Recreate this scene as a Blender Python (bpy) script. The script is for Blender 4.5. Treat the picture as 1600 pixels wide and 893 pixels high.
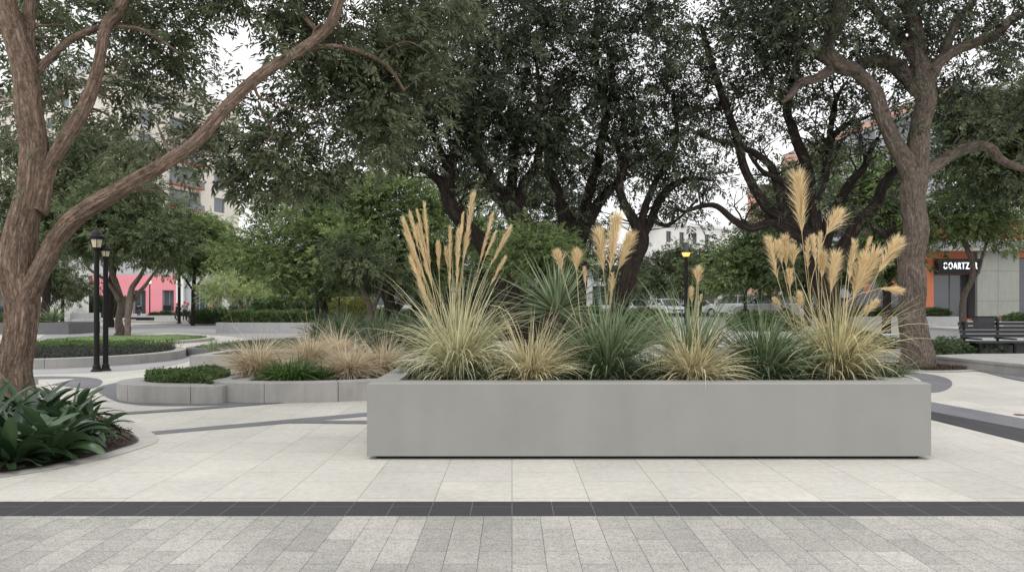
import bpy, bmesh, math, random
import numpy as np
from mathutils import Vector, Matrix, noise

# ------------------------------------------------------------------ camera, world, light
SC = bpy.context.scene
for o in list(bpy.data.objects):
    bpy.data.objects.remove(o, do_unlink=True)
COL = SC.collection
F, HZ, EYE = 1150.0, 478.0, 1.5          # focal length in photo pixels, horizon row, eye height in metres
cam_d = bpy.data.cameras.new('camera')
cam = bpy.data.objects.new('camera', cam_d)
COL.objects.link(cam)
cam.location = (0, 0, EYE)
cam.rotation_euler = (math.radians(90), 0, 0)
cam_d.sensor_width = 36.0
cam_d.lens = F / 1600.0 * 36.0
cam_d.shift_y = (HZ - 446.5) / 1600.0
cam_d.clip_end = 3000
SC.camera = cam

w = bpy.data.worlds.new('World')
SC.world = w
w.use_nodes = True
nt = w.node_tree
bg = nt.nodes['Background']
sky = nt.nodes.new('ShaderNodeTexSky')
sky.sky_type = 'NISHITA'
sky.sun_disc = False
sky.sun_elevation = math.radians(58)
sky.sun_rotation = math.radians(200)
sky.air_density = 1.0
sky.dust_density = 6.0
hs = nt.nodes.new('ShaderNodeHueSaturation')
hs.inputs['Saturation'].default_value = 0.10
nt.links.new(sky.outputs[0], hs.inputs['Color'])
# cloud deck: an even pale grey layer over the clear sky, a little uneven
tc = nt.nodes.new('ShaderNodeTexCoord')
nz = nt.nodes.new('ShaderNodeTexNoise')
nz.inputs['Scale'].default_value = 2.2
nz.inputs['Detail'].default_value = 4
nt.links.new(tc.outputs['Generated'], nz.inputs['Vector'])
rp = nt.nodes.new('ShaderNodeValToRGB')
rp.color_ramp.elements[0].position = 0.3
rp.color_ramp.elements[0].color = (10.5, 10.6, 10.9, 1)
rp.color_ramp.elements[1].position = 0.7
rp.color_ramp.elements[1].color = (13.5, 13.5, 13.6, 1)
nt.links.new(nz.outputs['Fac'], rp.inputs[0])
mx = nt.nodes.new('ShaderNodeMix')
mx.data_type = 'RGBA'
mx.inputs[0].default_value = 0.75
nt.links.new(hs.outputs[0], mx.inputs[6])
nt.links.new(rp.outputs[0], mx.inputs[7])
nt.links.new(mx.outputs[2], bg.inputs['Color'])
bg.inputs['Strength'].default_value = 0.138

sd = bpy.data.lights.new('sun', 'SUN')
sd.energy = 0.6
sd.angle = math.radians(25)
sd.color = (1.0, 0.97, 0.93)
sun = bpy.data.objects.new('sun', sd)
COL.objects.link(sun)
el, az = math.radians(58), math.radians(200)
sdir = Vector((math.sin(az) * math.cos(el), math.cos(az) * math.cos(el), math.sin(el)))   # towards the sun
sun.rotation_euler = sdir.to_track_quat('Z', 'Y').to_euler()
SC.view_settings.view_transform = 'Standard'
SC.view_settings.look = 'None'
SC.view_settings.gamma = 1.0
SC.view_settings.exposure = 0.0
SC.cycles.max_bounces = 6
SC.cycles.transparent_max_bounces = 8

# ------------------------------------------------------------------ helpers
R = np.random.default_rng(7)
rnd = random.Random(11)

def ss(v, a, b):
    t = min(1, max(0, (v - a) / (b - a)))
    return t * t * (3 - 2 * t)

def gz(x, y):
    """terrain height: flat plaza, street on the right a little higher"""
    return 0.62 * ss(y, 34, 54) * ss(x, -2, 7)

def Q(px, py, d):
    return Vector(((px - 800) / F * d, d, EYE - (py - HZ) * d / F))

def G(px, py, z=0.0):
    d = F * (EYE - z) / (py - HZ)
    return Vector(((px - 800) / F * d, d, z))

def tagp(o, label=None, cat=None, group=None, kind=None):
    if label: o['label'] = label
    if cat: o['category'] = cat
    if group: o['group'] = group
    if kind: o['kind'] = kind
    return o

def empty(name, loc, label, cat, group=None, rz=0):
    o = bpy.data.objects.new(name, None)
    o.empty_display_size = 0.2
    COL.objects.link(o)
    o.location = loc
    o.rotation_euler = (0, 0, rz)
    return tagp(o, label, cat, group)

class MB:
    """collects geometry, builds one mesh object"""
    def __init__(s):
        s.V, s.Fs, s.n, s.T, s.B = [], [], 0, [], []
        s.mi = []
    def add(s, V, Fc, tone=None, bark=None, mat=0):
        V = np.asarray(V, dtype=np.float64).reshape(-1, 3)
        Fc = np.asarray(Fc, dtype=np.int64)
        s.V.append(V)
        s.Fs.append(Fc + s.n)
        s.mi.append(np.full(len(Fc), mat))
        nf = len(Fc)
        s.T.append(np.full(nf, 0.5) if tone is None else np.broadcast_to(tone, (nf,)).astype(float))
        s.B.append(np.zeros((len(V), 3)) if bark is None else bark)
        s.n += len(V)
    def box(s, x0, x1, y0, y1, z0, z1, M=None, tone=None, mat=0):
        V = np.array([[x, y, z] for z in (z0, z1) for y in (y0, y1) for x in (x0, x1)], float)
        if M is not None:
            V = np.array([M @ Vector(v) for v in V])
        s.add(V, [[0, 2, 3, 1], [4, 5, 7, 6], [0, 1, 5, 4], [2, 6, 7, 3], [0, 4, 6, 2], [1, 3, 7, 5]], tone, mat=mat)
    def prism(s, pts, z0, z1, M=None, mat=0):
        """vertical extrusion of a polygon (counter-clockwise)"""
        n = len(pts)
        V = [(p[0], p[1], z0) for p in pts] + [(p[0], p[1], z1) for p in pts]
        if M is not None: V = [M @ Vector(v) for v in V]
        V = [tuple(v) for v in V]
        s.add(V, [[i, (i + 1) % n, n + (i + 1) % n, n + i] for i in range(n)], mat=mat)
        s.add(V[n:], [list(range(n))], mat=mat)
        s.add(V[:n], [list(range(n))[::-1]], mat=mat)
    def lathe(s, prof, c=(0, 0, 0), n=16, mat=0):
        """prof: (radius, z) list"""
        a = np.arange(n) / n * 2 * np.pi
        V = np.concatenate([np.stack([c[0] + r * np.cos(a), c[1] + r * np.sin(a), np.full(n, c[2] + z)], 1) for r, z in prof])
        Fc = [[k * n + i, k * n + (i + 1) % n, (k + 1) * n + (i + 1) % n, (k + 1) * n + i] for k in range(len(prof) - 1) for i in range(n)]
        s.add(V, Fc, mat=mat)
        if prof[0][0] > 1e-4: s.add(V[:n], [list(range(n))[::-1]], mat=mat)
        if prof[-1][0] > 1e-4: s.add(V[-n:], [list(range(n))], mat=mat)
    def tube(s, P, rad, sides=8, tone=None, mat=0, caps=True, rough=0.0, seed=0.0):
        P = np.asarray(P, float)
        n = len(P)
        rad = np.broadcast_to(np.asarray(rad, float), (n,))
        T = np.gradient(P, axis=0)
        T /= np.linalg.norm(T, axis=1)[:, None] + 1e-12
        up = np.array([0, 0, 1.0]) if abs(T[0, 2]) < 0.9 else np.array([0, 1.0, 0])
        N = np.cross(T[0], up); N /= np.linalg.norm(N)
        a = np.arange(sides) / sides * 2 * np.pi
        V = np.zeros((n, sides, 3)); B = np.zeros((n, sides, 3))
        L = 0
        for i in range(n):
            if i:
                L += np.linalg.norm(P[i] - P[i - 1])
                N = N - T[i] * N.dot(T[i]); N /= np.linalg.norm(N) + 1e-12
            Bn = np.cross(T[i], N)
            ring = np.cos(a)[:, None] * N + np.sin(a)[:, None] * Bn
            rr = np.full(sides, rad[i])
            if rough:
                for k in range(sides):
                    q = Vector((math.cos(a[k]) * 2.2 + seed, math.sin(a[k]) * 2.2, L * 1.1))
                    v = noise.noise(q) * 0.9 
                    v += 0.35 * noise.noise(Vector((math.cos(a[k]) * 7 + seed, math.sin(a[k]) * 7, L * 2.4)))
                    v += 0.5 * (0.5 - abs(noise.noise(Vector((math.cos(a[k]) * 8, math.sin(a[k]) * 8 + seed, L * 1.6)))) * 2.2)
                    rr[k] *= 1 + rough * v
            V[i] = P[i] + ring * rr[:, None]
            B[i, :, 0] = np.cos(a) * rad[i]; B[i, :, 1] = np.sin(a) * rad[i]; B[i, :, 2] = L + seed
        i0 = np.arange(n - 1)[:, None] * sides; k = np.arange(sides)[None]; k2 = (k + 1) % sides
        Fc = np.stack([i0 + k, i0 + k2, i0 + sides + k2, i0 + sides + k], -1).reshape(-1, 4)
        s.add(V.reshape(-1, 3), Fc, tone, B.reshape(-1, 3), mat=mat)
        if caps:
            s.add(V[0], [list(range(sides))[::-1]], tone, B[0], mat=mat)
            s.add(V[-1], [list(range(sides))], tone, B[-1], mat=mat)
    def build(s, name, mats, parent=None, smooth=False, bark=False):
        me = bpy.data.meshes.new(name)
        V = np.concatenate(s.V) if s.V else np.zeros((0, 3))
        if parent is not None and isinstance(parent, bpy.types.Object):
            pl = parent
            off = Vector((0, 0, 0))
        ls, lt, li = [], [], []
        st = 0
        for Fc in s.Fs:
            if len(Fc) == 0: continue
            k = Fc.shape[1]
            li.append(Fc.reshape(-1))
            ls.append(st + np.arange(len(Fc)) * k)
            lt.append(np.full(len(Fc), k))
            st += Fc.size
        li = np.concatenate(li); ls = np.concatenate(ls); lt = np.concatenate(lt)
        me.vertices.add(len(V)); me.vertices.foreach_set('co', V.astype(np.float32).reshape(-1))
        me.loops.add(len(li)); me.loops.foreach_set('vertex_index', li.astype(np.int32))
        me.polygons.add(len(ls)); me.polygons.foreach_set('loop_start', ls.astype(np.int32))
        me.polygons.foreach_set('loop_total', lt.astype(np.int32))
        me.polygons.foreach_set('use_smooth', np.full(len(ls), smooth))
        if not isinstance(mats, (list, tuple)): mats = [mats]
        for m in mats: me.materials.append(m)
        if len(mats) > 1:
            me.polygons.foreach_set('material_index', np.concatenate(s.mi).astype(np.int32))
        me.update(calc_edges=True)
        at = me.attributes.new('tone', 'FLOAT', 'FACE')
        at.data.foreach_set('value', np.concatenate(s.T).astype(np.float32))
        if bark:
            ab = me.attributes.new('barkco', 'FLOAT_VECTOR', 'POINT')
            ab.data.foreach_set('vector', np.concatenate(s.B).astype(np.float32).reshape(-1))
        o = bpy.data.objects.new(name, me)
        COL.objects.link(o)
        if parent is not None: o.parent = parent
        return o

def local(o, root):
    """make world-built child geometry local to its root empty (roots have no rotation here)"""
    o.data.transform(Matrix.Translation(-Vector(root.location)))
    return o

def dup(root, loc=None, rz=None, sc=None, label=None, group=None):
    r = root.copy(); COL.objects.link(r)
    if loc is not None: r.location = loc
    if rz is not None: r.rotation_euler = (0, 0, rz)
    if sc is not None: r.scale = (sc, sc, sc) if isinstance(sc, (int, float)) else sc
    if label: r['label'] = label
    if group: r['group'] = group
    for ch in list(root.children):
        c = ch.copy(); COL.objects.link(c); c.parent = r
        for g in list(ch.children):
            d = g.copy(); COL.objects.link(d); d.parent = c
    return r

def catmull(P, n, closed=False):
    P = [np.array(p, float) for p in P]
    m = len(P)
    out = []
    segs = m if closed else m - 1
    for i in range(segs):
        if closed:
            p0, p1, p2, p3 = P[(i - 1) % m], P[i], P[(i + 1) % m], P[(i + 2) % m]
        else:
            p1, p2 = P[i], P[i + 1]
            p0 = P[i - 1] if i else 2 * p1 - p2
            p3 = P[i + 2] if i + 2 < m else 2 * p2 - p1
        for k in range(n):
            t = k / n
            out.append(0.5 * ((2 * p1) + (-p0 + p2) * t + (2 * p0 - 5 * p1 + 4 * p2 - p3) * t * t + (-p0 + 3 * p1 - 3 * p2 + p3) * t ** 3))
    if not closed: out.append(P[-1])
    return np.array(out)

# ------------------------------------------------------------------ materials
def newmat(name):
    m = bpy.data.materials.new(name); m.use_nodes = True
    return m, m.node_tree, m.node_tree.nodes['Principled BSDF']

def N(nt, t, **kw):
    n = nt.nodes.new(t)
    for k, v in kw.items():
        if k in n.inputs: n.inputs[k].default_value = v
        else: setattr(n, k, v)
    return n

def ramp(nt, src, stops):
    r = nt.nodes.new('ShaderNodeValToRGB')
    e = r.color_ramp.elements
    while len(e) < len(stops): e.new(0.5)
    for i, (p, c) in enumerate(stops):
        e[i].position = p; e[i].color = (*c, 1) if len(c) == 3 else c
    nt.links.new(src, r.inputs[0])
    return r.outputs[0]

def mixc(nt, fac, a, b, blend='MIX'):
    m = nt.nodes.new('ShaderNodeMix'); m.data_type = 'RGBA'; m.blend_type = blend
    for s, v in ((0, fac), (6, a), (7, b)):
        if hasattr(v, 'is_linked'): nt.links.new(v, m.inputs[s])
        else: m.inputs[s].default_value = v if s == 0 else ((*v, 1) if len(v) == 3 else v)
    return m.outputs[2]

def bump(nt, bs, src, strength=0.3, dist=0.01):
    b = nt.nodes.new('ShaderNodeBump')
    b.inputs['Strength'].default_value = strength; b.inputs['Distance'].default_value = dist
    nt.links.new(src, b.inputs['Height']); nt.links.new(b.outputs[0], bs.inputs['Normal'])
    return b

def coords(nt, scale=(1, 1, 1), rot=(0, 0, 0), out='Object'):
    t = nt.nodes.new('ShaderNodeTexCoord'); m = nt.nodes.new('ShaderNodeMapping')
    m.inputs['Scale'].default_value = scale; m.inputs['Rotation'].default_value = rot
    nt.links.new(t.outputs[out], m.inputs['Vector'])
    return m.outputs[0]

def noise_tex(nt, vec, scale, detail=4, rough=0.55):
    n = N(nt, 'ShaderNodeTexNoise', Scale=scale, Detail=detail, Roughness=rough)
    nt.links.new(vec, n.inputs['Vector'])
    return n.outputs['Fac']

def plain(name, col, rough=0.6, metal=0.0, var=0.12, scale=6.0, bmp=0.0, spec=None, coat=0.0):
    m, nt, bs = newmat(name)
    v = coords(nt)
    f = noise_tex(nt, v, scale, 5)
    c = ramp(nt, f, [(0.3, tuple(x * (1 - var) for x in col)), (0.7, tuple(min(1, x * (1 + var)) for x in col))])
    nt.links.new(c, bs.inputs['Base Color'])
    bs.inputs['Roughness'].default_value = rough
    bs.inputs['Metallic'].default_value = metal
    if coat: bs.inputs['Coat Weight'].default_value = coat
    if spec is not None: bs.inputs['Specular IOR Level'].default_value = spec
    if bmp: bump(nt, bs, noise_tex(nt, v, scale * 12, 3), bmp, 0.003)
    return m

def emis(name, col, st):
    m, nt, bs = newmat(name)
    bs.inputs['Base Color'].default_value = (*col, 1)
    bs.inputs['Emission Color'].default_value = (*col, 1)
    bs.inputs['Emission Strength'].default_value = st
    return m

def leafmat(name, dark, light, transl=0.25, rough=0.55, spec=0.35):
    m, nt, bs = newmat(name)
    a = nt.nodes.new('ShaderNodeAttribute'); a.attribute_name = 'tone'
    c = ramp(nt, a.outputs['Fac'], [(0.0, dark), (1.0, light)])
    nt.links.new(c, bs.inputs['Base Color'])
    bs.inputs['Roughness'].default_value = rough
    bs.inputs['Specular IOR Level'].default_value = spec
    tr = nt.nodes.new('ShaderNodeBsdfTranslucent')
    nt.links.new(c, tr.inputs['Color'])
    mxs = nt.nodes.new('ShaderNodeMixShader'); mxs.inputs[0].default_value = transl
    nt.links.new(bs.outputs[0], mxs.inputs[1]); nt.links.new(tr.outputs[0], mxs.inputs[2])
    nt.links.new(mxs.outputs[0], nt.nodes['Material Output'].inputs[0])
    return m

def barkmat(name, c0, c1, c2, k=22.0, bs_=0.9):
    m, nt, bs = newmat(name)
    a = nt.nodes.new('ShaderNodeAttribute'); a.attribute_name = 'barkco'
    mp = nt.nodes.new('ShaderNodeMapping'); mp.inputs['Scale'].default_value = (1, 1, 0.22)
    nt.links.new(a.outputs['Vector'], mp.inputs['Vector'])
    wob = noise_tex(nt, mp.outputs[0], k * 0.35, 3)
    n1 = N(nt, 'ShaderNodeTexNoise', Scale=k, Detail=8, Roughness=0.72, Distortion=0.15)
    nt.links.new(mp.outputs[0], n1.inputs['Vector'])
    vo = N(nt, 'ShaderNodeTexVoronoi', Scale=k * 0.8); vo.feature = 'DISTANCE_TO_EDGE'
    mp2 = nt.nodes.new('ShaderNodeMapping'); mp2.inputs['Scale'].default_value = (1, 1, 0.09)
    dn = N(nt, 'ShaderNodeTexNoise', Scale=9.0, Detail=4, Roughness=0.6)
    nt.links.new(a.outputs['Vector'], dn.inputs['Vector'])
    va = N(nt, 'ShaderNodeVectorMath'); va.operation = 'MULTIPLY_ADD'; va.inputs[1].default_value = (0.06, 0.06, 0.9)
    nt.links.new(dn.outputs['Color'], va.inputs[0]); nt.links.new(a.outputs['Vector'], va.inputs[2])
    nt.links.new(va.outputs[0], mp2.inputs['Vector'])
    nt.links.new(mp2.outputs[0], vo.inputs['Vector'])
    c = ramp(nt, n1.outputs['Fac'], [(0.28, c0), (0.5, c1), (0.75, c2)])
    crack = ramp(nt, vo.outputs['Distance'], [(0.0, (0.30, 0.28, 0.27)), (0.16, (1, 1, 1))])
    c = mixc(nt, 0.5, c, crack, 'MULTIPLY')
    iso = ramp(nt, noise_tex(nt, a.outputs['Vector'], 16, 7, 0.7), [(0.3, (0.62, 0.60, 0.58)), (0.5, (1, 1, 1)), (0.72, (1.3, 1.27, 1.22))])
    c = mixc(nt, 0.8, c, iso, 'MULTIPLY')
    patch = ramp(nt, wob, [(0.35, (0.8, 0.8, 0.8)), (0.65, (1.12, 1.1, 1.08))])
    c = mixc(nt, 1.0, c, patch, 'MULTIPLY')
    nt.links.new(c, bs.inputs['Base Color'])
    bs.inputs['Roughness'].default_value = 0.9
    bs.inputs['Specular IOR Level'].default_value = 0.2
    mth = N(nt, 'ShaderNodeMath'); mth.operation = 'ADD'
    nt.links.new(n1.outputs['Fac'], mth.inputs[0]); nt.links.new(crack, mth.inputs[1])
    bump(nt, bs, mth.outputs[0], bs_, 0.02)
    return m

def paving(name, bw, bh, c1, c2, mortar, ms=0.004, speck=0.5, offset=0.5, bigvar=0.1, rot=90, line=0.9, sub=None, fs=120):
    """stone slabs: joints along the depth axis, granite speckle, uneven slabs"""
    m, nt, bs = newmat(name)
    v = coords(nt, rot=(0, 0, math.radians(rot)))
    br = N(nt, 'ShaderNodeTexBrick', Scale=1.0)
    br.inputs['Brick Width'].default_value = bw; br.inputs['Row Height'].default_value = bh
    br.inputs['Mortar Size'].default_value = ms; br.inputs['Mortar Smooth'].default_value = 0.3
    br.inputs['Color1'].default_value = (*c1, 1); br.inputs['Color2'].default_value = (*c2, 1)
    br.inputs['Mortar'].default_value = (*mortar, 1)
    br.inputs['Bias'].default_value = -0.25
    br.offset = offset; br.offset_frequency = 2
    nt.links.new(v, br.inputs['Vector'])
    c = br.outputs['Color']
    if sub:
        b2 = N(nt, 'ShaderNodeTexBrick', Scale=1.0)
        b2.inputs['Brick Width'].default_value = sub[0]; b2.inputs['Row Height'].default_value = sub[1]
        b2.inputs['Mortar Size'].default_value = 0.0
        b2.inputs['Color1'].default_value = (1, 1, 1, 1); b2.inputs['Color2'].default_value = (sub[2],) * 3 + (1,)
        b2.inputs['Bias'].default_value = sub[3]
        b2.offset = 0.37; b2.offset_frequency = 2
        nt.links.new(v, b2.inputs['Vector'])
        c = mixc(nt, 1.0, c, b2.outputs['Color'], 'MULTIPLY')
    v0 = coords(nt)
    big = ramp(nt, noise_tex(nt, v0, 0.55, 4), [(0.3, (1 - bigvar,) * 3), (0.7, (1 + bigvar * 0.5,) * 3)])
    c = mixc(nt, 1.0, c, big, 'MULTIPLY')
    st = ramp(nt, noise_tex(nt, v0, 14, 6, 0.7), [(0.35, (0.88, 0.88, 0.87)), (0.65, (1.05, 1.05, 1.05))])
    c = mixc(nt, 1.0, c, st, 'MULTIPLY')
    fine = noise_tex(nt, v0, fs, 3, 0.9)
    sp = ramp(nt, fine, [(0.36, (1 - speck,) * 3), (0.5, (1, 1, 1)), (0.66, (1 + speck * 0.35,) * 3)])
    c = mixc(nt, 1.0, c, sp, 'MULTIPLY')
    dirt = ramp(nt, noise_tex(nt, v0, 3.1, 7, 0.72), [(0.22, (0.8, 0.79, 0.77)), (0.42, (1, 1, 1))])
    c = mixc(nt, 0.7, c, dirt, 'MULTIPLY')
    nt.links.new(c, bs.inputs['Base Color'])
    bs.inputs['Roughness'].default_value = 0.75
    bs.inputs['Specular IOR Level'].default_value = 0.3
    mth = N(nt, 'ShaderNodeMath'); mth.operation = 'MULTIPLY'; mth.inputs[1].default_value = -1.0
    nt.links.new(br.outputs['Fac'], mth.inputs[0])
    b1 = bump(nt, bs, mth.outputs[0], 0.5, 0.004)
    b2 = nt.nodes.new('ShaderNodeBump'); b2.inputs['Strength'].default_value = 0.25; b2.inputs['Distance'].default_value = 0.002
    nt.links.new(fine, b2.inputs['Height']); nt.links.new(b1.outputs[0], b2.inputs['Normal'])
    nt.links.new(b2.outputs[0], bs.inputs['Normal'])
    return m

def concrete(name, col, stain=0.2, scale=1.0, streak=0.6, speck=0.12):
    m, nt, bs = newmat(name)
    v = coords(nt)
    f = noise_tex(nt, v, 2.2 * scale, 6, 0.65)
    c = ramp(nt, f, [(0.25, tuple(x * (1 - stain) for x in col)), (0.55, col), (0.8, tuple(x * (1 + stain * 0.4) for x in col))])
    fine = noise_tex(nt, v, 160, 2, 0.8)
    c = mixc(nt, 1.0, c, ramp(nt, fine, [(0.35, (1 - speck,) * 3), (0.55, (1, 1, 1)), (0.7, (1 + speck * .5,) * 3)]), 'MULTIPLY')
    if streak:
        v2 = coords(nt, scale=(5, 5, 0.7))
        c = mixc(nt, float(streak), c, ramp(nt, noise_tex(nt, v2, 2.0 if streak > .5 else .7, 5, 0.6), [(0.3, (0.82, 0.81, 0.79)), (0.6, (1, 1, 1))]), 'MULTIPLY')
    nt.links.new(c, bs.inputs['Base Color'])
    bs.inputs['Roughness'].default_value = 0.8
    bs.inputs['Specular IOR Level'].default_value = 0.3
    bump(nt, bs, noise_tex(nt, v, 70, 4), 0.2, 0.003)
    return m

M = {}
M['pave'] = paving('pale stone paving', 0.9, 0.6, (0.585, 0.562, 0.51), (0.52, 0.50, 0.458), (0.24, 0.23, 0.21), 0.003, 0.35, 0.4, 0.12, sub=(0.45, 0.3, 0.86, -0.6))
M['pave_front'] = paving('speckled granite planks', 0.45, 0.2, (0.47, 0.45, 0.415), (0.35, 0.338, 0.315), (0.10, 0.098, 0.095), 0.002, 0.5, 0.5, 0.3, sub=(0.9, 0.6, 0.80, -0.2), fs=75)
M['band'] = paving('dark basalt band', 0.5, 0.3, (0.05, 0.05, 0.056), (0.042, 0.042, 0.048), (0.22, 0.22, 0.22), 0.002, 0.35, 0.5, 0.1)
M['pave_dark'] = paving('grey basalt paving', 0.8, 0.4, (0.185, 0.185, 0.20), (0.15, 0.15, 0.165), (0.1, 0.1, 0.11), 0.003, 0.25, 0.5, 0.12)
M['pave_mid'] = paving('mid grey paving', 0.8, 0.4, (0.36, 0.355, 0.36), (0.31, 0.305, 0.31), (0.2, 0.2, 0.2), 0.003, 0.25, 0.5, 0.12)
M['kerb_pale'] = concrete('pale kerb stone', (0.49, 0.472, 0.435), 0.15)
M['planter'] = concrete('smooth grey planter', (0.30, 0.297, 0.278), 0.12, 0.45, 0.28, 0.20)
M['conc'] = concrete('weathered concrete', (0.36, 0.35, 0.335), 0.22)
M['conc_lt'] = concrete('pale concrete', (0.45, 0.45, 0.455), 0.1)
M['conc_dk'] = concrete('dark concrete', (0.16, 0.16, 0.165), 0.15)
M['asphalt'] = plain('asphalt', (0.16, 0.16, 0.165), 0.9, var=0.1, scale=3)
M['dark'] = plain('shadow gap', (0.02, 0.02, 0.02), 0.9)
M['black'] = plain('black painted metal', (0.007, 0.007, 0.008), 0.5, 0.0, 0.2, 8, spec=0.25)
M['blackwood'] = plain('black stained timber', (0.022, 0.023, 0.026), 0.5, 0.0, 0.25, 12)
M['soil'] = plain('dark soil', (0.035, 0.026, 0.02), 1.0, 0, 0.5, 30, 1.0)
M['mulch'] = plain('bark mulch', (0.06, 0.045, 0.035), 1.0, 0, 0.6, 60, 1.0)
M['lawn'] = plain('lawn', (0.10, 0.17, 0.04), 0.9, 0, 0.3, 6, 0.8)
M['bark_warm'] = barkmat('reddish brown bark', (0.075, 0.052, 0.038), (0.205, 0.148, 0.113), (0.39, 0.30, 0.235), 30, 0.65)
M['bark_grey'] = barkmat('grey brown fissured bark', (0.048, 0.039, 0.032), (0.155, 0.126, 0.105), (0.34, 0.29, 0.245), 36, 0.7)
M['bark_dark'] = barkmat('dark bark', (0.014, 0.011, 0.0095), (0.036, 0.028, 0.024), (0.085, 0.07, 0.06), 20)
M['leaf_near'] = leafmat('olive leaves', (0.035, 0.048, 0.025), (0.30, 0.345, 0.205), 0.42, 0.5, 0.28)
M['leaf_dark'] = leafmat('dark leaves', (0.015, 0.021, 0.013), (0.14, 0.165, 0.10), 0.25, 0.5, 0.28)
M['leaf_mid'] = leafmat('mid green leaves', (0.045, 0.075, 0.028), (0.36, 0.46, 0.19), 0.4, 0.5, 0.28)
M['leaf_dull'] = leafmat('dull green leaves', (0.03, 0.045, 0.022), (0.22, 0.27, 0.13), 0.35, 0.5, 0.28)
M['leaf_pale'] = leafmat('pale feathery leaves', (0.20, 0.27, 0.09), (0.58, 0.66, 0.32), 0.4)
M['hedge'] = leafmat('hedge leaves', (0.03, 0.055, 0.02), (0.14, 0.21, 0.07), 0.25)
M['cover'] = leafmat('ground cover leaves', (0.04, 0.065, 0.03), (0.16, 0.22, 0.10), 0.2)
M['cover_dk'] = leafmat('grey ground cover leaves', (0.03, 0.035, 0.028), (0.085, 0.095, 0.07), 0.2)
M['yellow'] = leafmat('yellow green leaves', (0.14, 0.17, 0.04), (0.42, 0.42, 0.14), 0.3)
M['g_pampas'] = leafmat('pale arching blades', (0.07, 0.095, 0.04), (0.95, 0.90, 0.60), 0.3, 0.5)
M['g_pampas2'] = leafmat('straw green arching blades', (0.08, 0.09, 0.035), (0.95, 0.85, 0.52), 0.3, 0.5)
M['g_straw'] = leafmat('straw blades', (0.22, 0.18, 0.075), (0.96, 0.88, 0.60), 0.35, 0.5)
M['g_tan'] = leafmat('tan blades', (0.32, 0.25, 0.16), (0.95, 0.84, 0.62), 0.35, 0.6)
M['g_green'] = leafmat('blue green blades', (0.035, 0.062, 0.03), (0.40, 0.50, 0.28), 0.25, 0.45)
M['g_deep'] = leafmat('deep green blades', (0.04, 0.065, 0.033), (0.20, 0.26, 0.14), 0.25, 0.45)
M['g_bright'] = leafmat('bright green blades', (0.04, 0.09, 0.02), (0.16, 0.27, 0.06), 0.3, 0.45)
M['strap'] = leafmat('glossy strap leaves', (0.012, 0.028, 0.012), (0.075, 0.135, 0.058), 0.18, 0.3, 0.6)
M['plume'] = leafmat('buff plume', (0.62, 0.45, 0.24), (0.97, 0.85, 0.58), 0.45, 0.8, 0.1)
M['stalk'] = leafmat('straw stalks', (0.40, 0.32, 0.17), (0.62, 0.52, 0.30), 0.1, 0.6)
M['cream'] = plain('cream render', (0.62, 0.58, 0.52), 0.9, 0, 0.06, 1)
M['white'] = plain('white render', (0.72, 0.72, 0.70), 0.9, 0, 0.05, 1)
M['greywall'] = plain('grey cladding', (0.30, 0.30, 0.30), 0.8, 0, 0.06, 0.8)
M['greywall_lt'] = plain('light grey cladding', (0.42, 0.43, 0.45), 0.8, 0, 0.06, 0.8)
M['pink'] = plain('pink render', (0.72, 0.27, 0.31), 0.9, 0, 0.05, 0.6)
M['orange'] = plain('orange render', (0.50, 0.165, 0.085), 0.9, 0, 0.06, 0.6)
M['salmon'] = plain('salmon render', (0.60, 0.36, 0.29), 0.9, 0, 0.05, 0.6)
M['red'] = plain('red panel', (0.42, 0.07, 0.04), 0.7, 0, 0.06, 1)
M['glass'] = plain('dark glazing', (0.05, 0.06, 0.07), 0.08, 0, 0.3, 0.4, spec=0.9)
M['glass_b'] = plain('sky reflecting glazing', (0.10, 0.115, 0.13), 0.06, 0.0, 0.2, 0.4, spec=0.9)
M['frame'] = plain('dark window frame', (0.08, 0.08, 0.085), 0.5)
M['lampglass'] = plain('frosted lamp glass', (0.62, 0.55, 0.38), 0.25, 0, 0.2, 10)
M['lamplit'] = emis('lit amber lamp', (1.0, 0.55, 0.14), 1.2)
M['lampwhite'] = emis('lit pale lamp', (1.0, 0.92, 0.7), 1.0)
M['signlit'] = emis('lit sign letters', (0.9, 0.92, 0.95), 1.1)
M['car_white'] = plain('white car paint', (0.72, 0.73, 0.75), 0.2, 0, 0.03, 1, coat=0.6)
M['car_silver'] = plain('silver car paint', (0.58, 0.59, 0.61), 0.3, 0.1, 0.04, 1, coat=0.6)
M['car_dark'] = plain('dark car paint', (0.03, 0.033, 0.04), 0.2, 0.2, 0.04, 1, coat=0.8)
M['tyre'] = plain('tyre rubber', (0.02, 0.02, 0.02), 0.9)
M['rim'] = plain('alloy rim', (0.4, 0.4, 0.42), 0.3, 0.8)
M['taillight'] = plain('red tail light', (0.45, 0.02, 0.02), 0.2)
M['headlight'] = plain('clear headlight', (0.7, 0.72, 0.75), 0.1, 0.4)
M['skin'] = plain('skin', (0.45, 0.27, 0.2), 0.6)
M['cloth_black'] = plain('black cloth', (0.015, 0.015, 0.018), 0.9)
M['cloth_grey'] = plain('grey cloth', (0.22, 0.22, 0.23), 0.9)
M['cloth_blue'] = plain('dark blue denim', (0.03, 0.04, 0.07), 0.9)
M['cloth_red'] = plain('red cloth', (0.5, 0.06, 0.05), 0.9)
M['hair'] = plain('dark hair', (0.03, 0.02, 0.015), 0.7)

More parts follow.
